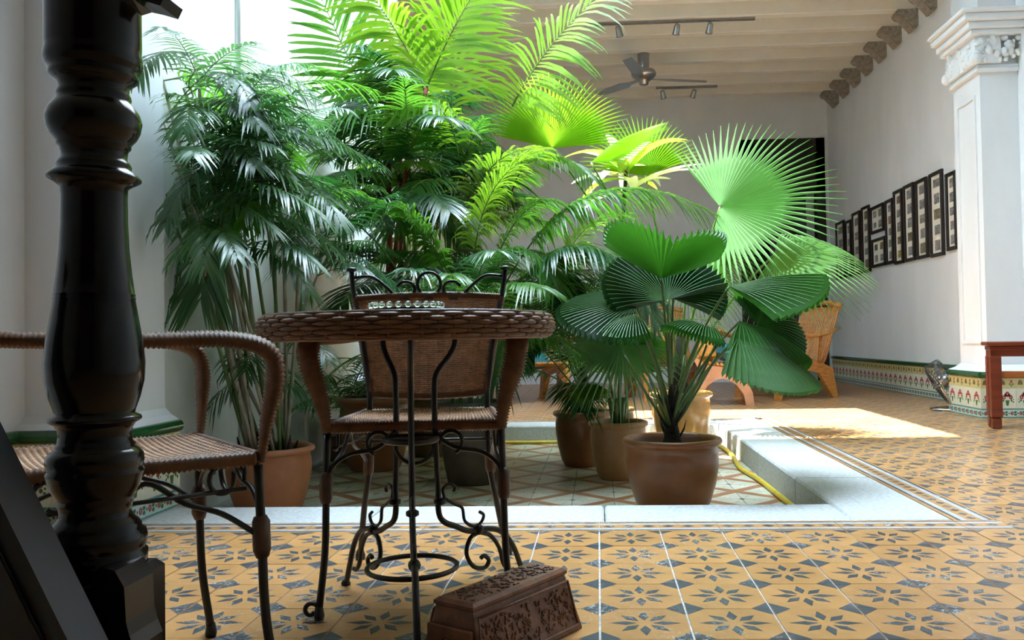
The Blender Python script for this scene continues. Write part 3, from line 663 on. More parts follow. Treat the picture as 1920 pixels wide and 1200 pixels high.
# spot lights on tracks ------------------------------------------------------------------
def spots(yb, xs, x0, x1, lab, group):
    tr = MB(); tr.box((x0, yb-.015, 3.845), (x1, yb+.015, 3.8745)); tr.build('light_track', steel, None, label='thin grey lighting track under '+lab, category='light track')
    for x in xs:
        s = thing('spotlight', 'small track spotlight under '+lab+', '+('toward the palms' if x == xs[0] else 'toward the wall of pictures' if x == xs[-1] else 'between two others'), 'spotlight', (x, yb, 3.845), random.uniform(-.5, .5), group)
        mb = MB(); mb.tube([(0, 0, 0), (0, 0, -.05)], .006, 6); mb.build('stem', steel, s)
        mb = MB(); mb.T = Matrix.Translation((0, 0, -.075)) @ Matrix.Rotation(.7, 4, 'X'); mb.lathe([(.02, .06), (.03, .05), (.035, -.03), (.04, -.045), (.03, -.04)], 12); mb.build('lamp_head', steel, s)
yb = by[4]; spots(yb, [at(p, 30, yb).x for p in (1160, 1268, 1330)], at(1095, 15, yb).x, at(1415, 5, yb).x, 'the beam above the court edge', 'spotlights on the nearer track')
yb = by[9]; spots(yb, [at(p, 180, yb).x for p in (1243, 1300)], at(1230, 170, yb).x, at(1345, 165, yb).x, 'a beam behind the ceiling fan', 'spotlights on the farther track')
# framed photographs on the right wall --------------------------------------------------------
def frame(y0, y1, z0, z1, cols, rows, label, seed):
    f = thing('picture_frame', label, 'picture', (XR, (y0+y1)/2, z0), 0, 'framed photographs on the right wall'); w2 = (y1-y0)/2; h = z1-z0; b = .034; rs = random.Random(seed)
    mb = MB()
    for a, c in (((-w2, 0), (w2, b)), ((-w2, h-b), (w2, h)), ((-w2, b), (-w2+b, h-b)), ((w2-b, b), (w2, h-b))): mb.box((-.03, a[0], a[1]), (-.002, c[0], c[1]), 0, .004)
    mb.build('frame', frame_b, f)
    mb = MB(); mb.box((-.012, -w2+b, b), (-.003, w2-b, h-b)); mt = mb.build('mount', matb, f)
    iw, ih = 2*w2-2*b, h-2*b
    for r in range(rows):
        for c in range(cols):
            cw, chh = iw/cols*rs.uniform(.5, .66), ih/rows*rs.uniform(.52, .7); cy = -w2+b+iw*(c+.5)/cols; cz = b+ih*(r+.5)/rows
            mb = MB(); mb.box((-.0135, cy-cw/2, cz-chh/2), (-.0121, cy+cw/2, cz+chh/2)); mb.build('photograph', photo3 if (seed == 4 and r == 0) else photo2 if rs.random() < .15 else photo, mt)
def fz(px, y): # wall point seen at a pixel
    d = RT*((px-CX)/FPX)-UP*((y-600)/FPX)+FW; p = Vector((0, 0, EYE))+d*(XR/d.x); return p.y, p.z
FR = [(1779, 1800, 320, 470, 1, 5, 'tall frame of five photographs half hidden by the white pilaster'), (1748, 1774, 319, 482, 1, 5, 'tall frame of five photographs hung highest, beside the one at the pilaster'),
 (1722, 1744, 333, 486, 1, 5, 'tall frame of five photographs, second from the highest hung one'), (1699, 1719, 343, 491, 1, 5, 'tall frame of photographs beside the one with the yellowish bottom picture'), (1680, 1697, 354, 496, 1, 5, 'tall frame of photographs with a yellowish bottom picture'),
 (1664, 1679, 372, 496, 1, 5, 'slim frame of photographs next to the two short frames'), (1636, 1661, 383, 437, 2, 2, 'short frame of four photographs, upper of the pair'), (1637, 1663, 445, 501, 2, 2, 'short frame of four photographs, lower of the pair'),
 (1619, 1634, 385, 512, 1, 5, 'tall frame of photographs beside the pair of short frames'), (1601, 1616, 396, 516, 1, 4, 'tall frame of photographs third from the doorway'), (1588, 1599, 412, 520, 1, 4, 'narrow frame of photographs second from the doorway'), (1570, 1586, 414, 524, 1, 4, 'frame of photographs nearest to the doorway')]
for k, (xa, xb, ya, yb_, c, r, lab) in enumerate(FR):
    m = (xa+xb)/2; y1_, _ = fz(xa, 450); y0_, _ = fz(xb, 450); _, zt_ = fz(m, ya+1); _, zb_ = fz(m, yb_-1)
    frame(y0_+.01, y1_-.01, zb_, zt_, c, r, lab, k)
# rattan lounge furniture in the far hall ---------------------------------------------------------
def lounge_chair(loc, rz, label, mat=bamboo_c):
    t = thing('rattan_lounge_chair', label, 'chair', loc, rz, 'rattan lounge chairs in the far hall')   # faces -y
    mb = MB()
    for k in range(22):        # seat and back: a bank of canes
        x = -.27+.54*k/21; mb.tube(cr([(x, -.36, .40), (x, -.1, .36), (x, .16, .33), (x, .26, .40), (x, .36, .66), (x, .46, .92)], 4), .0125, 5)
    mb.build('seat_canes', mat, t)
    mb = MB(); mb.tube(cr([(-.29, .46, .93), (0, .49, .97), (.29, .46, .93)], 5), .028, 8); mb.build('head_rail', mat, t)
    for sx in (-1, 1):
        mb = MB(); pts = cr([(sx*.30, .42, .70), (sx*.37, .15, .64), (sx*.40, -.2, .62), (sx*.40, -.48, .66), (sx*.38, -.56, .70)], 6); mb.tube(pts, [.02+.035*min(1, i/12) for i in range(len(pts))], 8, 0, False, True, .45); mb.build('arm', mat, t)
        mb = MB()
        mb.prism([(-.42, .0), (-.36, .0), (-.28, .22), (-.1, .30), (.12, .26), (.30, 0), (.36, 0), (.30, .30), (.1, .38), (-.38, .42)], lambda a, b, d: (sx*.31+d, a, b), -.022, .022); mb.build('side_frame', mat, t)
        mb = MB(); mb.tube([(sx*.33, -.32, .40), (sx*.39, -.34, .62)], .016, 6); mb.build('arm_post', mat, t); mb = MB(); mb.tube([(sx*.33, .12, .35), (sx*.37, .12, .63)], .016, 6); mb.build('arm_post', mat, t)
    return t
def cushion(loc, s, rz, mat, lab, rx=0):
    mb = MB(); n = 10; vs = []; fs = []
    for sg in (1, -1):
        for i in range(n+1):
            for j in range(n+1):
                u, v = -1+2*i/n, -1+2*j/n; h = (1-abs(u)**3)*(1-abs(v)**3); pin = 1-.07*(1-abs(u))*0
                vs.append((u*s[0]*pin, v*s[1]*pin, sg*s[2]*h**.5))
        b = 0 if sg == 1 else (n+1)**2
        for i in range(n):
            for j in range(n):
                q = (b+i*(n+1)+j, b+(i+1)*(n+1)+j, b+(i+1)*(n+1)+j+1, b+i*(n+1)+j+1); fs.append(q if sg == 1 else q[::-1])
    mb.add(vs, fs, 0, True); o = mb.build('cushion', mat, None, label=lab, category='cushion'); o.location = loc; o.rotation_euler = (rx, 0, rz); return o
A_ = at(1480, 740, 8.6)
lounge_chair((1.93, 8.75, 0), math.radians(-62), 'honey rattan lounge chair with sweeping arms by the dark doorway')
lounge_chair((.72, 8.9, 0), math.radians(8), 'honey rattan lounge chair behind the ochre pot')
lounge_chair((-.75, 8.6, 0), math.radians(25), 'honey rattan lounge chair behind the wicker table and palms')
cushion((.74, 8.93, .52), (.22, .2, .09), .1, cush_o, 'orange and yellow patterned cushion leaning in a lounge chair', 1.1)
cushion((-.72, 8.62, .46), (.2, .2, .08), .4, cush_t, 'dark teal cushion in the lounge chair behind the palms', .5)
# curved ottoman stool
pw = M('pink_brown_wood', (.45, .22, .12), .4, .2, 8)
ot = thing('curved_stool', 'pinkish wooden stool with a dipped seat on arched legs', 'stool', (1.15, 7.98, 0), math.radians(-6))
for yy in (-.16, .30):
    mb = MB()
    top = [(-.26, .44), (-.24, .45), (-.13, .375), (0, .355), (.13, .375), (.24, .45), (.26, .44), (.215, .34), (.13, .285)]
    arc = [(.22, .24), (.27, .12), (.285, 0), (.21, 0), (.19, .10), (.13, .19), (.05, .24), (0, .25), (-.05, .24), (-.13, .19), (-.19, .10), (-.21, 0), (-.285, 0), (-.27, .12), (-.22, .24), (-.13, .285), (-.215, .34)]
    mb.prism(top+arc, lambda a, b, d: (a, yy+d, b), -.025, .025); mb.build('arched_frame', pw, ot)
mb = MB()
for k in range(13):
    u = -1+2*k/12; x = u*.22; z = .362+.075*abs(u)**2.2; mb.tube([(x, -.17, z+.012), (x, .31, z+.012)], .017, 6)
mb.build('seat_slats', bamboo_c, ot)
for x in (-.23, .23): mb = MB(); mb.tube([(x, -.15, .14), (x, .30, .14)], .016, 6); mb.build('stretcher', pw, ot)
cushion((1.24, 7.98, .485), (.13, .15, .085), .2, cush_t, 'shiny teal cushion on the curved stool')
cushion((1.02, 8.1, .50), (.12, .14, .10), -.3, cush_o, 'orange patterned cushion heaped on the curved stool', .35)
side_t = thing('low_table', 'low dark wooden table among the lounge chairs', 'table', (-.05, 9.3, 0))
mb = MB(); mb.box((-.45, -.3, .36), (.45, .3, .40), 0, .008); mb.build('top', redwood, side_t)
for x in (-.4, .34):
    for y in (-.26, .2): mb = MB(); mb.box((x, y, 0), (x+.06, y+.06, .36), 0, .004); mb.build('leg', redwood, side_t)
# yellow hose at the foot of the kerb
hz = -KD+.014
pts = [(-1.2, KF0-.03, hz), (-.5, KF0-.025, hz), (.2, KF0-.03, hz), (.72, KF0-.05, hz), (.82, KF0-.25, hz), (.835, 5.4, hz), (.80, 4.9, hz), (.83, 4.5, hz), (.84, 4.0, hz), (.845, 3.5, hz), (.80, 3.32, hz), (.6, 3.29, hz)]
mb = MB(); mb.tube(cr(pts, 8), .013, 8); mb.build('garden_hose', hosem, None, label='yellow hose lying along the foot of the granite kerb', category='hose')
#PART3
# ================================================================== PLANTS
def wall_limit(y): return -1.50 if y > 6.30 else (XL+.035 if y > 3.38 else (-1.655 if y > 2.88 else -2.04))
def clampw(p):
    lim = wall_limit(p.y)
    if p.x < lim: p = Vector((lim+random.random()*.01, p.y, p.z))
    return p
def bez(P, n):
    P = [Vector(p) for p in P]
    if len(P) == 3: P = [P[0], P[0].lerp(P[1], .67), P[2].lerp(P[1], .67), P[2]]
    if len(P) > 4: return cr(P, max(2, n//(len(P)-1)))
    out = []
    for i in range(n+1):
        t = i/n; s = 1-t; out.append(P[0]*(s**3)+P[1]*(3*s*s*t)+P[2]*(3*s*t*t)+P[3]*(t**3))
    return out
FWID = .62
def frond(plant, P, nl=40, L=.3, W=.022, mat=None, t0=.22, droop=.35, lift=.15, a0=1.15, a1=.5, rr=.006, base=None, smat=None, up=None, rs=random, orig=Vector((0, 0, 0)), prof=None):
    W *= FWID; nl = int(nl*1.3); pts = bez(P, 24); m = len(pts)-1; mb = MB()
    need = 0.
    for p in pts[6:]:
        lim = wall_limit(p.y); need = max(need, lim+.38*L-p.x)
    if need > 0: pts = [p+Vector((need*min(1, i/8), 0, 0)) for i, p in enumerate(pts)]
    U0 = Vector(up) if up else EZ
    mb.tube([clampw(p)-orig for p in pts], [rr*(1-.8*i/m) for i in range(m+1)], 5, 1)
    for k in range(nl):
        f = t0+(1-t0)*(k+.3*rs.random())/(nl-1+.3); f = min(f, .999); i = int(f*m); q = f*m-i
        p = pts[i].lerp(pts[i+1], q); Tn = (pts[i+1]-pts[i]).normalized()
        S = Tn.cross(U0)
        S = S.normalized() if S.length > .05 else Tn.orthogonal().normalized()
        N = S.cross(Tn); e = (f-t0)/(1-t0)
        ln = L*(prof(e) if prof else (.45+.55*math.sin(math.pi*min(1, e*1.15+.12))**.7 if e < .75 else max(.28, 1.0-(e-.75)*2.6)))
        ang = a0+(a1-a0)*e
        for sd in (-1, 1):
            if rs.random() < .03: continue
            aa = ang+rs.uniform(-.10, .10); d = (Tn*math.cos(aa)+S*(sd*math.sin(aa))+N*(lift+rs.uniform(-.08, .08))).normalized()
            ll = ln*rs.uniform(.88, 1.08); wv = (Tn-d*Tn.dot(d)); wv = wv.normalized() if wv.length > 1e-3 else N
            g = droop*rs.uniform(.75, 1.25); vs = []; fs = []
            for s_, wd in ((0, .30), (.18, .85), (.42, 1.), (.68, .75), (.88, .36)):
                c = p+d*(ll*s_)-EZ*(g*ll*s_*s_); h_ = wv*(W*wd*.5)
                vs += [clampw(c-h_)-orig, clampw(c+h_)-orig]
            vs.append(clampw(p+d*ll-EZ*(g*ll))-orig)
            fs = [(0, 1, 3, 2), (2, 3, 5, 4), (4, 5, 7, 6), (6, 7, 9, 8), (8, 9, 10)]
            mb.add(vs, fs, 0, True)
    return mb.build('frond', [mat or lf_mid, smat or stem_g], plant)
def arch(c, az, el, L, bend=.9, rs=random):
    h = Vector((math.cos(az), math.sin(az), 0)); d = h*math.cos(el)+EZ*math.sin(el); q = h*math.cos(el-bend)+EZ*math.sin(el-bend); w_ = h*math.cos(el-1.7*bend)+EZ*math.sin(el-1.7*bend)
    p1 = c+d*(L*.38); p2 = p1+q*(L*.34); return [c, p1, p2, p2+w_*(L*.30)]
def fan_leaf(plant, base, H, T, roll=0., R=None, spread=200, nseg=44, split=.6, droop=.25, fold=0., cup=0., pleat=.019, mat=None, petr=.006, tooth=False, orig=Vector((0, 0, 0)), bow=.15, tipw=.06, rs=random, nrm=None):
    H, T = Vector(H), Vector(T); A = T-H; R = R or A.length; A = A.normalized()
    if nrm is not None: N = Vector(nrm); N = (N-A*N.dot(A)).normalized()
    else:
        N = EZ-A*A.z; N = N.normalized() if N.length > .08 else Vector((0, -1, 0)); N = Matrix.Rotation(roll, 3, A) @ N
    B = N.cross(A); mb = MB(); sp = math.radians(spread)
    def pt(r, ph, off):
        lp = R*r; q = H+(A*math.cos(ph)+B*math.sin(ph))*lp
        q = q+N*(off+R*cup*r*r+R*fold*r*abs(math.sin(ph)))
        dd = max(0, r-.35)
        return clampw(q-EZ*(droop*R*dd*dd*1.6))-orig
    rows = [.02, .15, .3, .45, split] if not tooth else [.02, .2, .4, .6, .8, .94]
    if not tooth: rows += [split+(1-split)*.35, split+(1-split)*.7, 1.]
    else: rows += [.985]
    for k in range(nseg):
        pc = -sp/2+sp*(k+.5)/nseg; dp = sp/nseg/2; vs = []; fs = []
        lenf = (1-.16*(abs(pc)/(sp/2))**2)*rs.uniform(.95, 1.03) if not tooth else 1-.10*(abs(pc)/(sp/2))**2
        for r in rows:
            if tooth: wd = 1. if r < .97 else .55
            else: wd = 1. if r <= split+1e-6 else max(tipw, .80*(1-(r-split)/(1-split))**.8)
            h_ = pleat*min(1, r*2.2)*(1 if r <= split or tooth else .5*(1-r)/(1-split)+.1); r_ = r*lenf
            tw = split/r if (r > split and not tooth) else 1.
            vs += [pt(r_, pc-dp*wd*tw, -h_*.5), pt(r_*(1.0 if not tooth or r < .97 else 1.015), pc, h_*.5), pt(r_, pc+dp*wd*tw, -h_*.5)]
        for i in range(len(rows)-1): b = i*3; fs += [(b, b+1, b+4, b+3), (b+1, b+2, b+5, b+4)]
        mb.add(vs, fs, 0, False)
        if tooth:      # pale rib along each pleat
            rv = []; rf = []
            for r in rows[:-1]:
                hw = .0012/max(.05, R*r); h_ = pleat*min(1, r*2.2)*.5+.0008
                rv += [pt(r*lenf, pc-hw, h_), pt(r*lenf, pc+hw, h_)]
            for i in range(len(rows)-2): rf.append((i*2, i*2+1, i*2+3, i*2+2))
            mb.add(rv, rf, 1, False)
    lf = mb.build('fan_leaf', [mat or lf_fan, lf_rib], plant)
    bp = Vector(base); mid = (bp+H)/2+Vector((0, 0, bow*(H-bp).length)); pm = MB(); q = [x-orig for x in bez([bp, mid, H], 14)]
    pm.tube(q, [petr*(1.3-.5*i/14) for i in range(len(q))], 6); pm.build('petiole', stem_g, lf)
    return lf
POTS = {}
def pot(plant, R, Hh, mat, style=0, soil=.05):
    if style == 0: pr = [(.62*R, 0), (.66*R, .008), (.74*R, .12*Hh), (.86*R, .38*Hh), (.92*R, .62*Hh), (.92*R, .80*Hh), (.89*R, .885*Hh), (.91*R, .90*Hh), (.99*R, .925*Hh), (1.0*R, .955*Hh), (.98*R, .985*Hh), (.93*R, Hh), (.88*R, .985*Hh), (.86*R, .93*Hh), (.85*R, .80*Hh), (.8*R, .7*Hh)]
    else: pr = [(.60*R, 0), (.64*R, .008), (.72*R, .2*Hh), (.82*R, .5*Hh), (.89*R, .85*Hh), (.91*R, .9*Hh), (1.0*R, .935*Hh), (1.0*R, .97*Hh), (.97*R, Hh), (.90*R, .985*Hh), (.86*R, .9*Hh), (.8*R, .7*Hh)]
    mb = MB(); mb.lathe(pr, 40); p = mb.build('pot', mat, plant)
    mb = MB(); rs = random.Random(int(R*1e4)); n = 24
    vs = [(0, 0, .90*Hh)]; fs = []
    for j, q in enumerate((.3, .6, .87)):
        for k in range(n): a = 2*math.pi*k/n; vs.append((q*R*math.cos(a), q*R*math.sin(a), .87*Hh+rs.uniform(-.008, .008)))
    for k in range(n): fs.append((0, 1+k, 1+(k+1) % n))
    for j in range(2):
        for k in range(n): fs.append((1+j*n+k, 1+(j+1)*n+k, 1+(j+1)*n+(k+1) % n, 1+j*n+(k+1) % n))
    mb.add(vs, fs, 0, True); mb.build('soil', soilm, plant)
def palm(name, label, cat, px, D, R, Hh, mat, style=0):
    b = at(px, 700, D); o = Vector((b.x, D, -KD)); t = thing(name, label, cat, tuple(o)); pot(t, R, Hh, mat, style); return t, o
rs = random.Random(11)
# --- ruffled fan palm in the big brown pot ------------------------------------------------
t, o = palm('potted_fan_palm', 'ruffled round-leaved fan palm in a large brown terracotta pot at the court corner', 'potted palm', 1257, 3.78, .222, .325, pot_a)
crown = at(1258, 640, 3.78)
mb = MB(); mb.tube(cr([(0, 0, .28), (.002, 0, .36), (.0, 0, .46), (.002, 0, .56)], 4), [.04, .045, .038, .036, .03, .026, .022, .02, .018, .016, .014, .012, .01], 9); st = mb.build('stem', bark, t)
for k in range(12):
    a = k*2.4; z = .30+.016*k; mb = MB(); mb.tube([(.02*math.cos(a), .02*math.sin(a), z), (.055*math.cos(a), .055*math.sin(a), z+.06), (.066*math.cos(a), .066*math.sin(a), z+.10)], [.016, .010, .002], 5, 0, False, True, .4); mb.build('leaf_base', bark, st)
def FL(H, T, bz, **kw): 
    kw.setdefault('pleat', .026); fan_leaf(t, o+Vector((0, 0, bz)), at(*H), at(*T), orig=o, tooth=True, mat=kw.pop('mat', lf_fan), rs=rs, **kw)
FL((1240, 522, 3.74), (1264, 450, 3.46), .50, R=.30, spread=200, nseg=34, cup=.05, fold=.62, droop=.0, nrm=(.10, .46, .88), pleat=.026)
FL((1252, 562, 3.82), (1190, 470, 4.00), .48, R=.33, spread=190, nseg=32, cup=.05, fold=.12, droop=.10, mat=lf_dark, nrm=(.25, -.8, .5))
FL((1262, 560, 3.90), (1335, 500, 4.02), .48, R=.26, spread=150, nseg=24, droop=.15, mat=lf_dark, nrm=(-.2, -.8, .5))
FL((1368, 537, 3.80), (1545, 505, 3.80), .46, R=.43, spread=150, nseg=28, fold=-.30, droop=.10, nrm=(.05, -.12, .98))
FL((1388, 602, 3.75), (1500, 645, 3.62), .40, R=.33, spread=150, nseg=28, fold=-.30, droop=.25, nrm=(.16, .04, .98), mat=lf_fan)
FL((1420, 610, 3.95), (1505, 600, 4.05), .40, R=.24, spread=190, nseg=30, droop=.2, mat=lf_dark, nrm=(.1, -.75, .6))
FL((1385, 632, 3.58), (1515, 695, 3.40), .36, R=.36, spread=140, nseg=28, fold=-.12, droop=.30, nrm=(.34, -.30, .88), mat=lf_sun)
FL((1325, 612, 3.50), (1265, 600, 3.40), .36, R=.20, spread=150, nseg=34, fold=-.1, droop=.35, nrm=(-.1, -.3, .95))
FL((1192, 572, 3.75), (1045, 585, 3.66), .42, R=.36, spread=150, nseg=30, fold=-.06, cup=-.03, droop=.10, mat=lf_dark, nrm=(-.1, -.42, .9))
FL((1190, 590, 3.62), (1120, 618, 3.52), .40, R=.20, spread=150, nseg=32, fold=-.2, droop=.3, nrm=(-.1, -.2, .97))
for k in range(9):
    a = rs.uniform(0, 6.28); e = o+Vector((.05*math.cos(a), .05*math.sin(a), .40)); q = e+Vector((.16*math.cos(a), .16*math.sin(a), rs.uniform(.2, .36)))
    mb = MB(); mb.tube([x-o for x in bez([o+Vector((0, 0, .36)), e, q], 8)], [.0055]*9, 5); mb.build('petiole', stem_g, t)
# --- small drooping fan palm in the tan pot ---------------------------------------------
t, o = palm('potted_fan_palm', 'low fan palm with drooping leaf tips in a tan clay pot', 'potted palm', 1157, 4.65, .165, .315, pot_b)
c = o+Vector((0, 0, .30))
mb = MB()
for k in range(7): a = k*.9; mb.tube(cr([(.02*math.cos(a), .02*math.sin(a), .26), (.035*math.cos(a), .035*math.sin(a), .34), (.05*math.cos(a), .05*math.sin(a), .44)], 3), .011, 6)
mb.build('stem', stem_g, t)
FK = dict(orig=o, rs=rs)
fan_leaf(t, c, at(1165, 643, 4.42), at(1095, 690, 4.30), R=.42, spread=270, nseg=44, split=.45, droop=.40, fold=-.05, nrm=(-.08, -.80, .60), mat=lf_sun, **FK)
fan_leaf(t, c, at(1170, 640, 4.55), at(1240, 600, 4.8), R=.34, spread=150, nseg=34, split=.5, droop=.45, nrm=(.1, -.6, .75), mat=lf_mid, **FK)
fan_leaf(t, c, at(1120, 720, 4.55), at(1090, 760, 4.4), R=.18, spread=120, nseg=24, split=.6, droop=.3, nrm=(-.3, -.7, .6), mat=lf_lime, **FK)
fan_leaf(t, c, at(1195, 700, 4.55), at(1215, 660, 4.6), R=.22, spread=110, nseg=22, split=.5, droop=.4, nrm=(.3, -.8, .5), mat=lf_mid, **FK)
fan_leaf(t, c, at(1105, 560, 4.7), at(1010, 560, 4.6), R=.36, spread=170, nseg=40, split=.55, droop=.4, nrm=(-.1, -.75, .65), mat=lf_dark, **FK)
# --- palm in the round brown pot behind it ------------------------------------------------
t, o = palm('potted_palm', 'feather palm in a round brown pot behind the tan pot', 'potted palm', 1092, 5.15, .185, .33, pot_a)
c = o+Vector((0, 0, .32))
mb = MB(); mb.tube([(0, 0, .28), (.01, 0, .42), (.0, .02, .6)], [.05, .04, .02], 8); mb.build('stem', bark, t)
for P, L, mt in (([(1090, 740, 5.1), (1060, 520, 5.0), (1150, 440, 4.8), (1235, 610, 4.45)], .25, lf_dark), ([(1090, 740, 5.15), (1010, 560, 5.1), (1050, 400, 5.0), (1180, 400, 4.9)], .26, lf_mid),
                 ([(1090, 740, 5.15), (1000, 640, 5.1), (960, 560, 5.0), (940, 620, 4.9)], .24, lf_mid), ([(1090, 740, 5.15), (1130, 560, 5.3), (1230, 440, 5.3), (1300, 470, 5.2)], .26, lf_mid),
                 ([(1090, 740, 5.1), (1070, 640, 4.95), (1010, 600, 4.8), (985, 680, 4.7)], .20, lf_dark), ([(1090, 740, 5.15), (1060, 560, 5.3), (1000, 470, 5.3), (930, 520, 5.3)], .24, lf_dark)):
    frond(t, [at(*p) for p in P], 44, L, .024, mt, .25, .45, .12, orig=o, rs=rs)
for k in range(12): frond(t, arch(c+Vector((rs.uniform(-.05, .05), rs.uniform(-.05, .05), rs.uniform(.05, .4))), k*2.4+rs.random(), rs.uniform(.5, 1.2), rs.uniform(.7, 1.05), rs.uniform(.5, .85)), 34, .25, .022, rs.choice((lf_dark, lf_mid, lf_mid)), .25, .5, orig=o, rs=rs)
# --- tall fan palm in the ochre pot --------------------------------------------------------
t, o = palm('potted_fan_palm', 'tall fan palm with sunlit slender-tipped leaves in an ochre glazed pot', 'potted palm', 1276, 5.75, .215, .40, pot_c)
c = o+Vector((0, 0, .45))
mb = MB(); mb.tube([(0, 0, .35), (.0, 0, .55), (.01, 0, .8)], [.06, .05, .03], 9); mb.build('stem', bark, t)
FK = dict(orig=o, rs=rs, petr=.008)
fan_leaf(t, c, at(1350, 388, 5.35), at(1550, 330, 5.2), R=.74, spread=225, nseg=50, split=.52, droop=.10, fold=.05, nrm=(-.42, -.80, .42), mat=lf_sun, tipw=.10, **FK)
fan_leaf(t, c, at(1452, 478, 5.35), at(1610, 495, 5.15), R=.60, spread=200, nseg=46, split=.42, droop=.42, fold=-.08, nrm=(-.18, -.55, .80), mat=lf_sun, tipw=.10, **FK)
fan_leaf(t, c, at(1035, 278, 5.2), at(1042, 170, 4.95), R=.56, spread=165, nseg=46, split=.60, droop=.18, fold=.12, nrm=(0, .80, .6), mat=lf_lime, **FK)
fan_leaf(t, c, at(1108, 305, 5.5), at(1235, 225, 5.4), R=.58, spread=120, nseg=34, split=.62, droop=.15, fold=-.06, nrm=(-.35, -.35, .85), mat=lf_lime, **FK)
fan_leaf(t, c, at(1330, 455, 5.6), at(1385, 560, 5.5), R=.42, spread=150, nseg=32, split=.4, droop=.3, nrm=(.2, -.85, .4), mat=lf_mid, **FK)
fan_leaf(t, c, at(1210, 330, 6.0), at(1190, 210, 6.1), R=.55, spread=150, nseg=36, split=.55, droop=.2, nrm=(.1, -.85, .45), mat=lf_lime, **FK)
fan_leaf(t, c, at(1290, 500, 5.5), at(1380, 620, 5.3), R=.45, spread=140, nseg=30, split=.4, droop=.4, nrm=(.3, -.8, .4), mat=lf_mid, **FK)
# arching feather leaves over it belong to a palm standing behind
def strap(plant, P, W, mat, orig):
    pts = bez(P, 10); mb = MB(); vs = []; fs = []
    for i, p in enumerate(pts):
        Tn = (pts[min(i+1, 10)]-pts[max(i-1, 0)]).normalized(); S = Tn.cross(EZ); S = S.normalized() if S.length > .05 else EX; wd = W*math.sin(math.pi*min(1, .12+.88*i/10))**.7*.5 if i < 10 else .001
        vs += [p-S*wd-orig, p-EZ*wd*.3-orig, p+S*wd-orig]
    for i in range(10): fs += [(i*3, i*3+1, i*3+4, i*3+3), (i*3+1, i*3+2, i*3+5, i*3+4)]
    mb.add(vs, fs, 0, True); return mb.build('leaf', mat, plant)
t, o = palm('potted_strap_plant', 'tall plant with broad pale yellow-green strap leaves behind the fan palms', 'potted plant', 1150, 5.95, .15, .28, pot_f)
top = at(1175, 300, 5.95)
mb = MB(); mb.tube(cr([(0, 0, .24), (.02, .0, .8), (top.x-o.x, 0, top.z-o.z)], 6), .014, 7); mb.build('stem', bark, t)
for k in range(20):
    a = k*2.4; e = rs.uniform(.1, 1.0); L = rs.uniform(.35, .6); s0 = top-EZ*rs.uniform(0, .25)
    strap(t, [q for q in arch(s0, a, e, L, rs.uniform(.4, .8))], rs.uniform(.06, .09), lf_yel if k % 3 else lf_lime, o)
# --- red-stemmed palm in the brown pot behind the wicker armchair -----------------------------
t, o = palm('potted_red_palm', 'tall red-stemmed feather palm in a brown pot behind the wicker armchair', 'potted palm', 702, 5.05, .225, .44, pot_a)
c = o+Vector((0, 0, .42))
def stem(plant, o, P, r0, r1, mat, name='stem'):
    mb = MB(); q = cr(P, 8); mb.tube([x-o for x in q], [r0+(r1-r0)*i/(len(q)-1)+.0012*(i % 4 == 0) for i in range(len(q))], 8); return mb.build(name, mat, plant)
stem(t, o, [c+Vector((.05, 0, -.04)), at(730, 480, 5.05), at(728, 300, 5.05), at(733, 60, 5.05)], .022, .014, stem_r)
stem(t, o, [c+Vector((.10, .03, -.04)), at(752, 480, 5.15), at(748, 260, 5.15), at(742, 150, 5.15)], .018, .013, stem_r)
stem(t, o, [c+Vector((-.02, .0, -.04)), at(735, 520, 5.0), at(760, 330, 5.0), at(800, 165, 5.0)], .018, .012, stem_r)
def FR_(P, nl=34, L=.34, W=.03, mat=lf_mid, **kw): frond(t, [at(*p) for p in P], nl, L, W, mat, orig=o, rs=rs, **kw)
FR_([(690, 190, 5.0), (660, 130, 5.0), (625, 60, 4.95), (585, -40, 4.9)], 17, .42, .040, lf_mid, t0=.05, droop=.20, lift=.1, up=(0, -1, .1))
FR_([(798, 170, 5.0), (825, 100, 4.95), (855, 40, 4.9), (905, -40, 4.8)], 24, .50, .040, lf_lime, t0=.05, droop=.30, up=(0, -1, .15))
FR_([(800, 190, 5.05), (790, 130, 5.0), (740, 50, 4.9), (690, -20, 4.8)], 26, .46, .042, lf_lime, t0=.05, droop=.55, up=(0, -1, .2))
FR_([(960, 200, 5.0), (995, 130, 4.95), (1045, 60, 4.9), (1140, -25, 4.75)], 26, .46, .032, lf_lime, t0=.02, droop=.5, up=(0, -.8, .6), a0=1.3)
FR_([(850, 240, 5.1), (840, 120, 5.1), (850, 0, 5.1), (900, -80, 5.1)], 26, .5, .038, lf_lime, t0=.1, droop=.45, up=(0, -1, .1))
FR_([(712, 300, 4.95), (660, 190, 4.85), (580, 190, 4.7), (470, 285, 4.5)], 36, .34, .028, lf_mid, t0=.12, droop=.75, lift=.2)
FR_([(726, 365, 4.95), (680, 300, 4.8), (620, 300, 4.6), (590, 395, 4.35)], 38, .30, .024, lf_mid, t0=.05, droop=.55, lift=.1)
FR_([(830, 345, 4.9), (800, 320, 4.75), (755, 350, 4.55), (738, 430, 4.35)], 34, .27, .022, lf_mid, t0=.0, droop=.50, lift=.1)
FR_([(880, 430, 5.0), (890, 320, 4.95), (940, 270, 4.85), (1030, 280, 4.75)], 34, .36, .026, lf_lime, t0=.05, droop=.55)
FR_([(960, 360, 5.1), (980, 280, 5.05), (1050, 270, 4.9), (1105, 330, 4.7)], 34, .28, .024, lf_mid, t0=.05, droop=.6)
FR_([(690, 260, 5.0), (620, 170, 5.0), (530, 150, 4.95), (420, 130, 4.9)], 30, .24, .03, lf_mid, t0=.1, droop=.55)
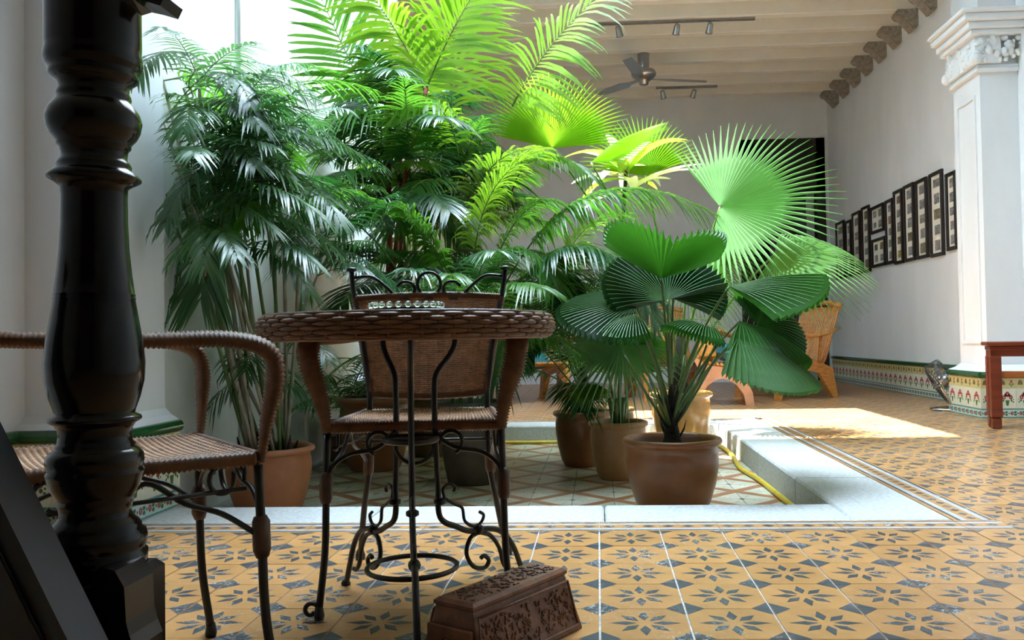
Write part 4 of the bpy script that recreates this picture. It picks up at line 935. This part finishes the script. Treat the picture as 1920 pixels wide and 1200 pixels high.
FR_([(760, 260, 5.0), (700, 170, 5.2), (640, 130, 5.3), (560, 170, 5.4)], 28, .36, .03, lf_dark, t0=.1, droop=.6)
FR_([(860, 300, 4.95), (850, 190, 4.85), (800, 180, 4.75), (760, 200, 4.6)], 26, .30, .03, lf_lime, t0=.1, droop=.8)
for cc, n, Ls in ((at(745, 240, 5.15), 9, (.6, .85)), (at(760, 330, 5.0), 10, (.6, .95)), (at(735, 420, 5.0), 9, (.55, .85)), (at(735, 520, 5.0), 7, (.5, .75))):
    for k in range(n):
        frond(t, arch(cc+Vector((rs.uniform(-.05, .05), rs.uniform(-.05, .05), rs.uniform(-.1, .1))), k*2.4+rs.random(), rs.uniform(.35, 1.15), rs.uniform(*Ls), rs.uniform(.45, .85)), 30, .30, .027, rs.choice((lf_dark, lf_mid, lf_dark)), .15, .5, orig=o, rs=rs)
# --- areca palm in the grey pot ---------------------------------------------------------------
t, o = palm('potted_feather_palm', 'bushy feather palm in a dark grey-brown pot right behind the armchair', 'potted palm', 884, 4.55, .21, .44, pot_d, 1)
c = o+Vector((0, 0, .42))
for k in range(9):
    a = k*2.4; q = c+Vector((.09*math.cos(a), .09*math.sin(a), -.03)); stem(t, o, [q, q+Vector((.05*math.cos(a), .05*math.sin(a), .25)), q+Vector((.12*math.cos(a), .12*math.sin(a), rs.uniform(.4, .55)))], .014, .008, stem_g, 'cane')
FR_([(889, 600, 4.5), (880, 480, 4.5), (890, 330, 4.5), (1010, 285, 4.4)], 44, .33, .022, lf_lime, t0=.35, droop=.5)
FR_([(900, 640, 4.5), (960, 480, 4.5), (1080, 260, 4.55), (1340, 400, 4.3)], 64, .30, .024, lf_mid, t0=.38, droop=.75, lift=.15)
FR_([(900, 640, 4.5), (960, 560, 4.45), (1080, 340, 4.4), (1230, 560, 4.05)], 56, .28, .024, lf_dark, t0=.4, droop=.7)
FR_([(880, 640, 4.4), (850, 560, 4.2), (820, 500, 4.0), (800, 580, 3.85)], 40, .22, .02, lf_dark, t0=.25, droop=.55)
FR_([(880, 640, 4.5), (860, 520, 4.4), (800, 380, 4.3), (640, 360, 4.2)], 40, .28, .024, lf_mid, t0=.4, droop=.5)
FR_([(860, 660, 4.4), (760, 560, 4.3), (620, 420, 4.15), (420, 370, 3.8), (345, 440, 3.6), (320, 560, 3.5)], 56, .34, .024, lf_pale, t0=.5, droop=.45)
FR_([(890, 640, 4.5), (900, 480, 4.45), (1000, 400, 4.4), (1040, 540, 4.2)], 40, .26, .022, lf_mid, t0=.25, droop=.55)
FR_([(880, 640, 4.5), (830, 480, 4.4), (760, 330, 4.3), (700, 400, 4.15)], 40, .26, .022, lf_mid, t0=.3, droop=.55)
FR_([(890, 640, 4.5), (930, 420, 4.5), (1000, 330, 4.5), (1090, 400, 4.4)], 44, .27, .022, lf_mid, t0=.3, droop=.55)
FR_([(900, 640, 4.5), (930, 540, 4.4), (960, 640, 4.3), (930, 720, 4.2)], 34, .24, .02, lf_dark, t0=.2, droop=.5)
FR_([(900, 660, 4.5), (960, 520, 4.6), (1040, 430, 4.7), (1120, 470, 4.7)], 44, .28, .022, lf_mid, t0=.2, droop=.5)
for k in range(22):
    frond(t, arch(c+Vector((rs.uniform(-.08, .08), rs.uniform(-.08, .08), rs.uniform(.1, .45))), k*2.4+rs.random(), rs.uniform(.55, 1.25), rs.uniform(.7, 1.15), rs.uniform(.5, .85)), 34, .25, .021, rs.choice((lf_dark, lf_mid, lf_mid)), .25, .5, orig=o, rs=rs)
# --- smaller palms farther back -------------------------------------------------------------------
t, o = palm('potted_feather_palm', 'tall dark feather palm in an olive brown pot between the two pots behind the armchair', 'potted palm', 806, 5.65, .19, .42, pot_f)
c = o+Vector((0, 0, .40))
for k in range(6):
    a = k*2.4; q = c+Vector((.07*math.cos(a), .07*math.sin(a), -.03)); hgt = rs.uniform(.9, 1.7); stem(t, o, [q, q+Vector((.08*math.cos(a), .08*math.sin(a), hgt*.6)), q+Vector((.15*math.cos(a), .15*math.sin(a), hgt))], .015, .01, stem_g, 'cane')
    for j in range(6): frond(t, arch(q+Vector((.15*math.cos(a), .15*math.sin(a), hgt-.1*rs.random())), j*1.05+rs.random(), rs.uniform(.4, 1.2), rs.uniform(.6, 1.0), rs.uniform(.5, .8)), 28, .28, .025, rs.choice((lf_mid, lf_dark, lf_lime)), .18, .5, orig=o, rs=rs)
# --- cane palm at the courtyard wall ----------------------------------------------------------------
t, o = palm('potted_cane_palm', 'many-caned bamboo palm in an orange terracotta pot against the courtyard wall', 'potted palm', 503, 3.80, .205, .30, pot_e)
c = o+Vector((0, 0, .28))
mb = MB()
for k in range(40): a = rs.uniform(0, 6.28); r = rs.uniform(.02, .12); mb.tube([(r*math.cos(a), r*math.sin(a), .25), (r*1.2*math.cos(a), r*1.2*math.sin(a), .25+rs.uniform(.04, .13))], [.012, .003], 5)
mb.build('root_crown', bark, t)
tops = [(330, 430, 3.5), (360, 330, 3.55), (300, 230, 3.45), (345, 165, 3.5), (300, 130, 3.4), (400, 320, 3.6), (420, 220, 3.65), (455, 400, 3.8), (480, 270, 3.8), (440, 190, 3.75), (520, 330, 3.9), (560, 360, 4.0), (580, 450, 4.05), (290, 350, 3.35), (365, 110, 3.55), (505, 240, 3.85), (400, 420, 3.6), (610, 480, 4.1), (290, 280, 3.3), (330, 280, 3.42), (380, 250, 3.58), (350, 380, 3.48)]
for k, tp in enumerate(tops):
    a = rs.uniform(0, 6.28); q = c+Vector((.08*math.cos(a), .08*math.sin(a), -.04)); e = at(*tp); mid = q.lerp(e, .5)+Vector((rs.uniform(-.03, .03), rs.uniform(-.03, .03), .08))
    stem(t, o, [clampw(q), clampw(mid), clampw(e)], .0095, .0065, cane_m if k % 3 else stem_g, 'cane')
    for j in range(5 if tp[1] < 400 else 3):
        f = rs.uniform(.80, 1.0) if j else 1.0; s0 = mid.lerp(e, (f-.5)*2); az = j*2.4+rs.random()*1.5
        if math.cos(az) < -.2 and rs.random() < .5: az = math.pi-az
        frond(t, arch(clampw(s0), az, rs.uniform(.05, 1.0), rs.uniform(.50, .74), rs.uniform(.45, .8)), 18, .155, .020, rs.choice((lf_pale, lf_mid, lf_pale, lf_dark)), .22, .45, .05, 1.05, .45, .0035, orig=o, rs=rs)
for k in range(8):
    az = k*.8; frond(t, arch(c+Vector((rs.uniform(-.1, .1), rs.uniform(-.1, .1), rs.uniform(.15, .5))), az, rs.uniform(.0, .6), rs.uniform(.3, .4), .8), 9, .15, .018, lf_dark, .25, .5, .05, orig=o, rs=rs, rr=.003)
# young palm drooping at the wall foot
t, o = palm('potted_feather_palm', 'small arching palm in an olive brown pot at the foot of the courtyard wall', 'potted palm', 645, 5.45, .15, .26, pot_f)
c = o+Vector((0, 0, .24))
for k in range(14): frond(t, arch(c, k*2.4, rs.uniform(.6, 1.3), rs.uniform(.6, .95), rs.uniform(.6, .95)), 26, .22, .02, rs.choice((lf_dark, lf_mid)), .2, .5, orig=o, rs=rs)
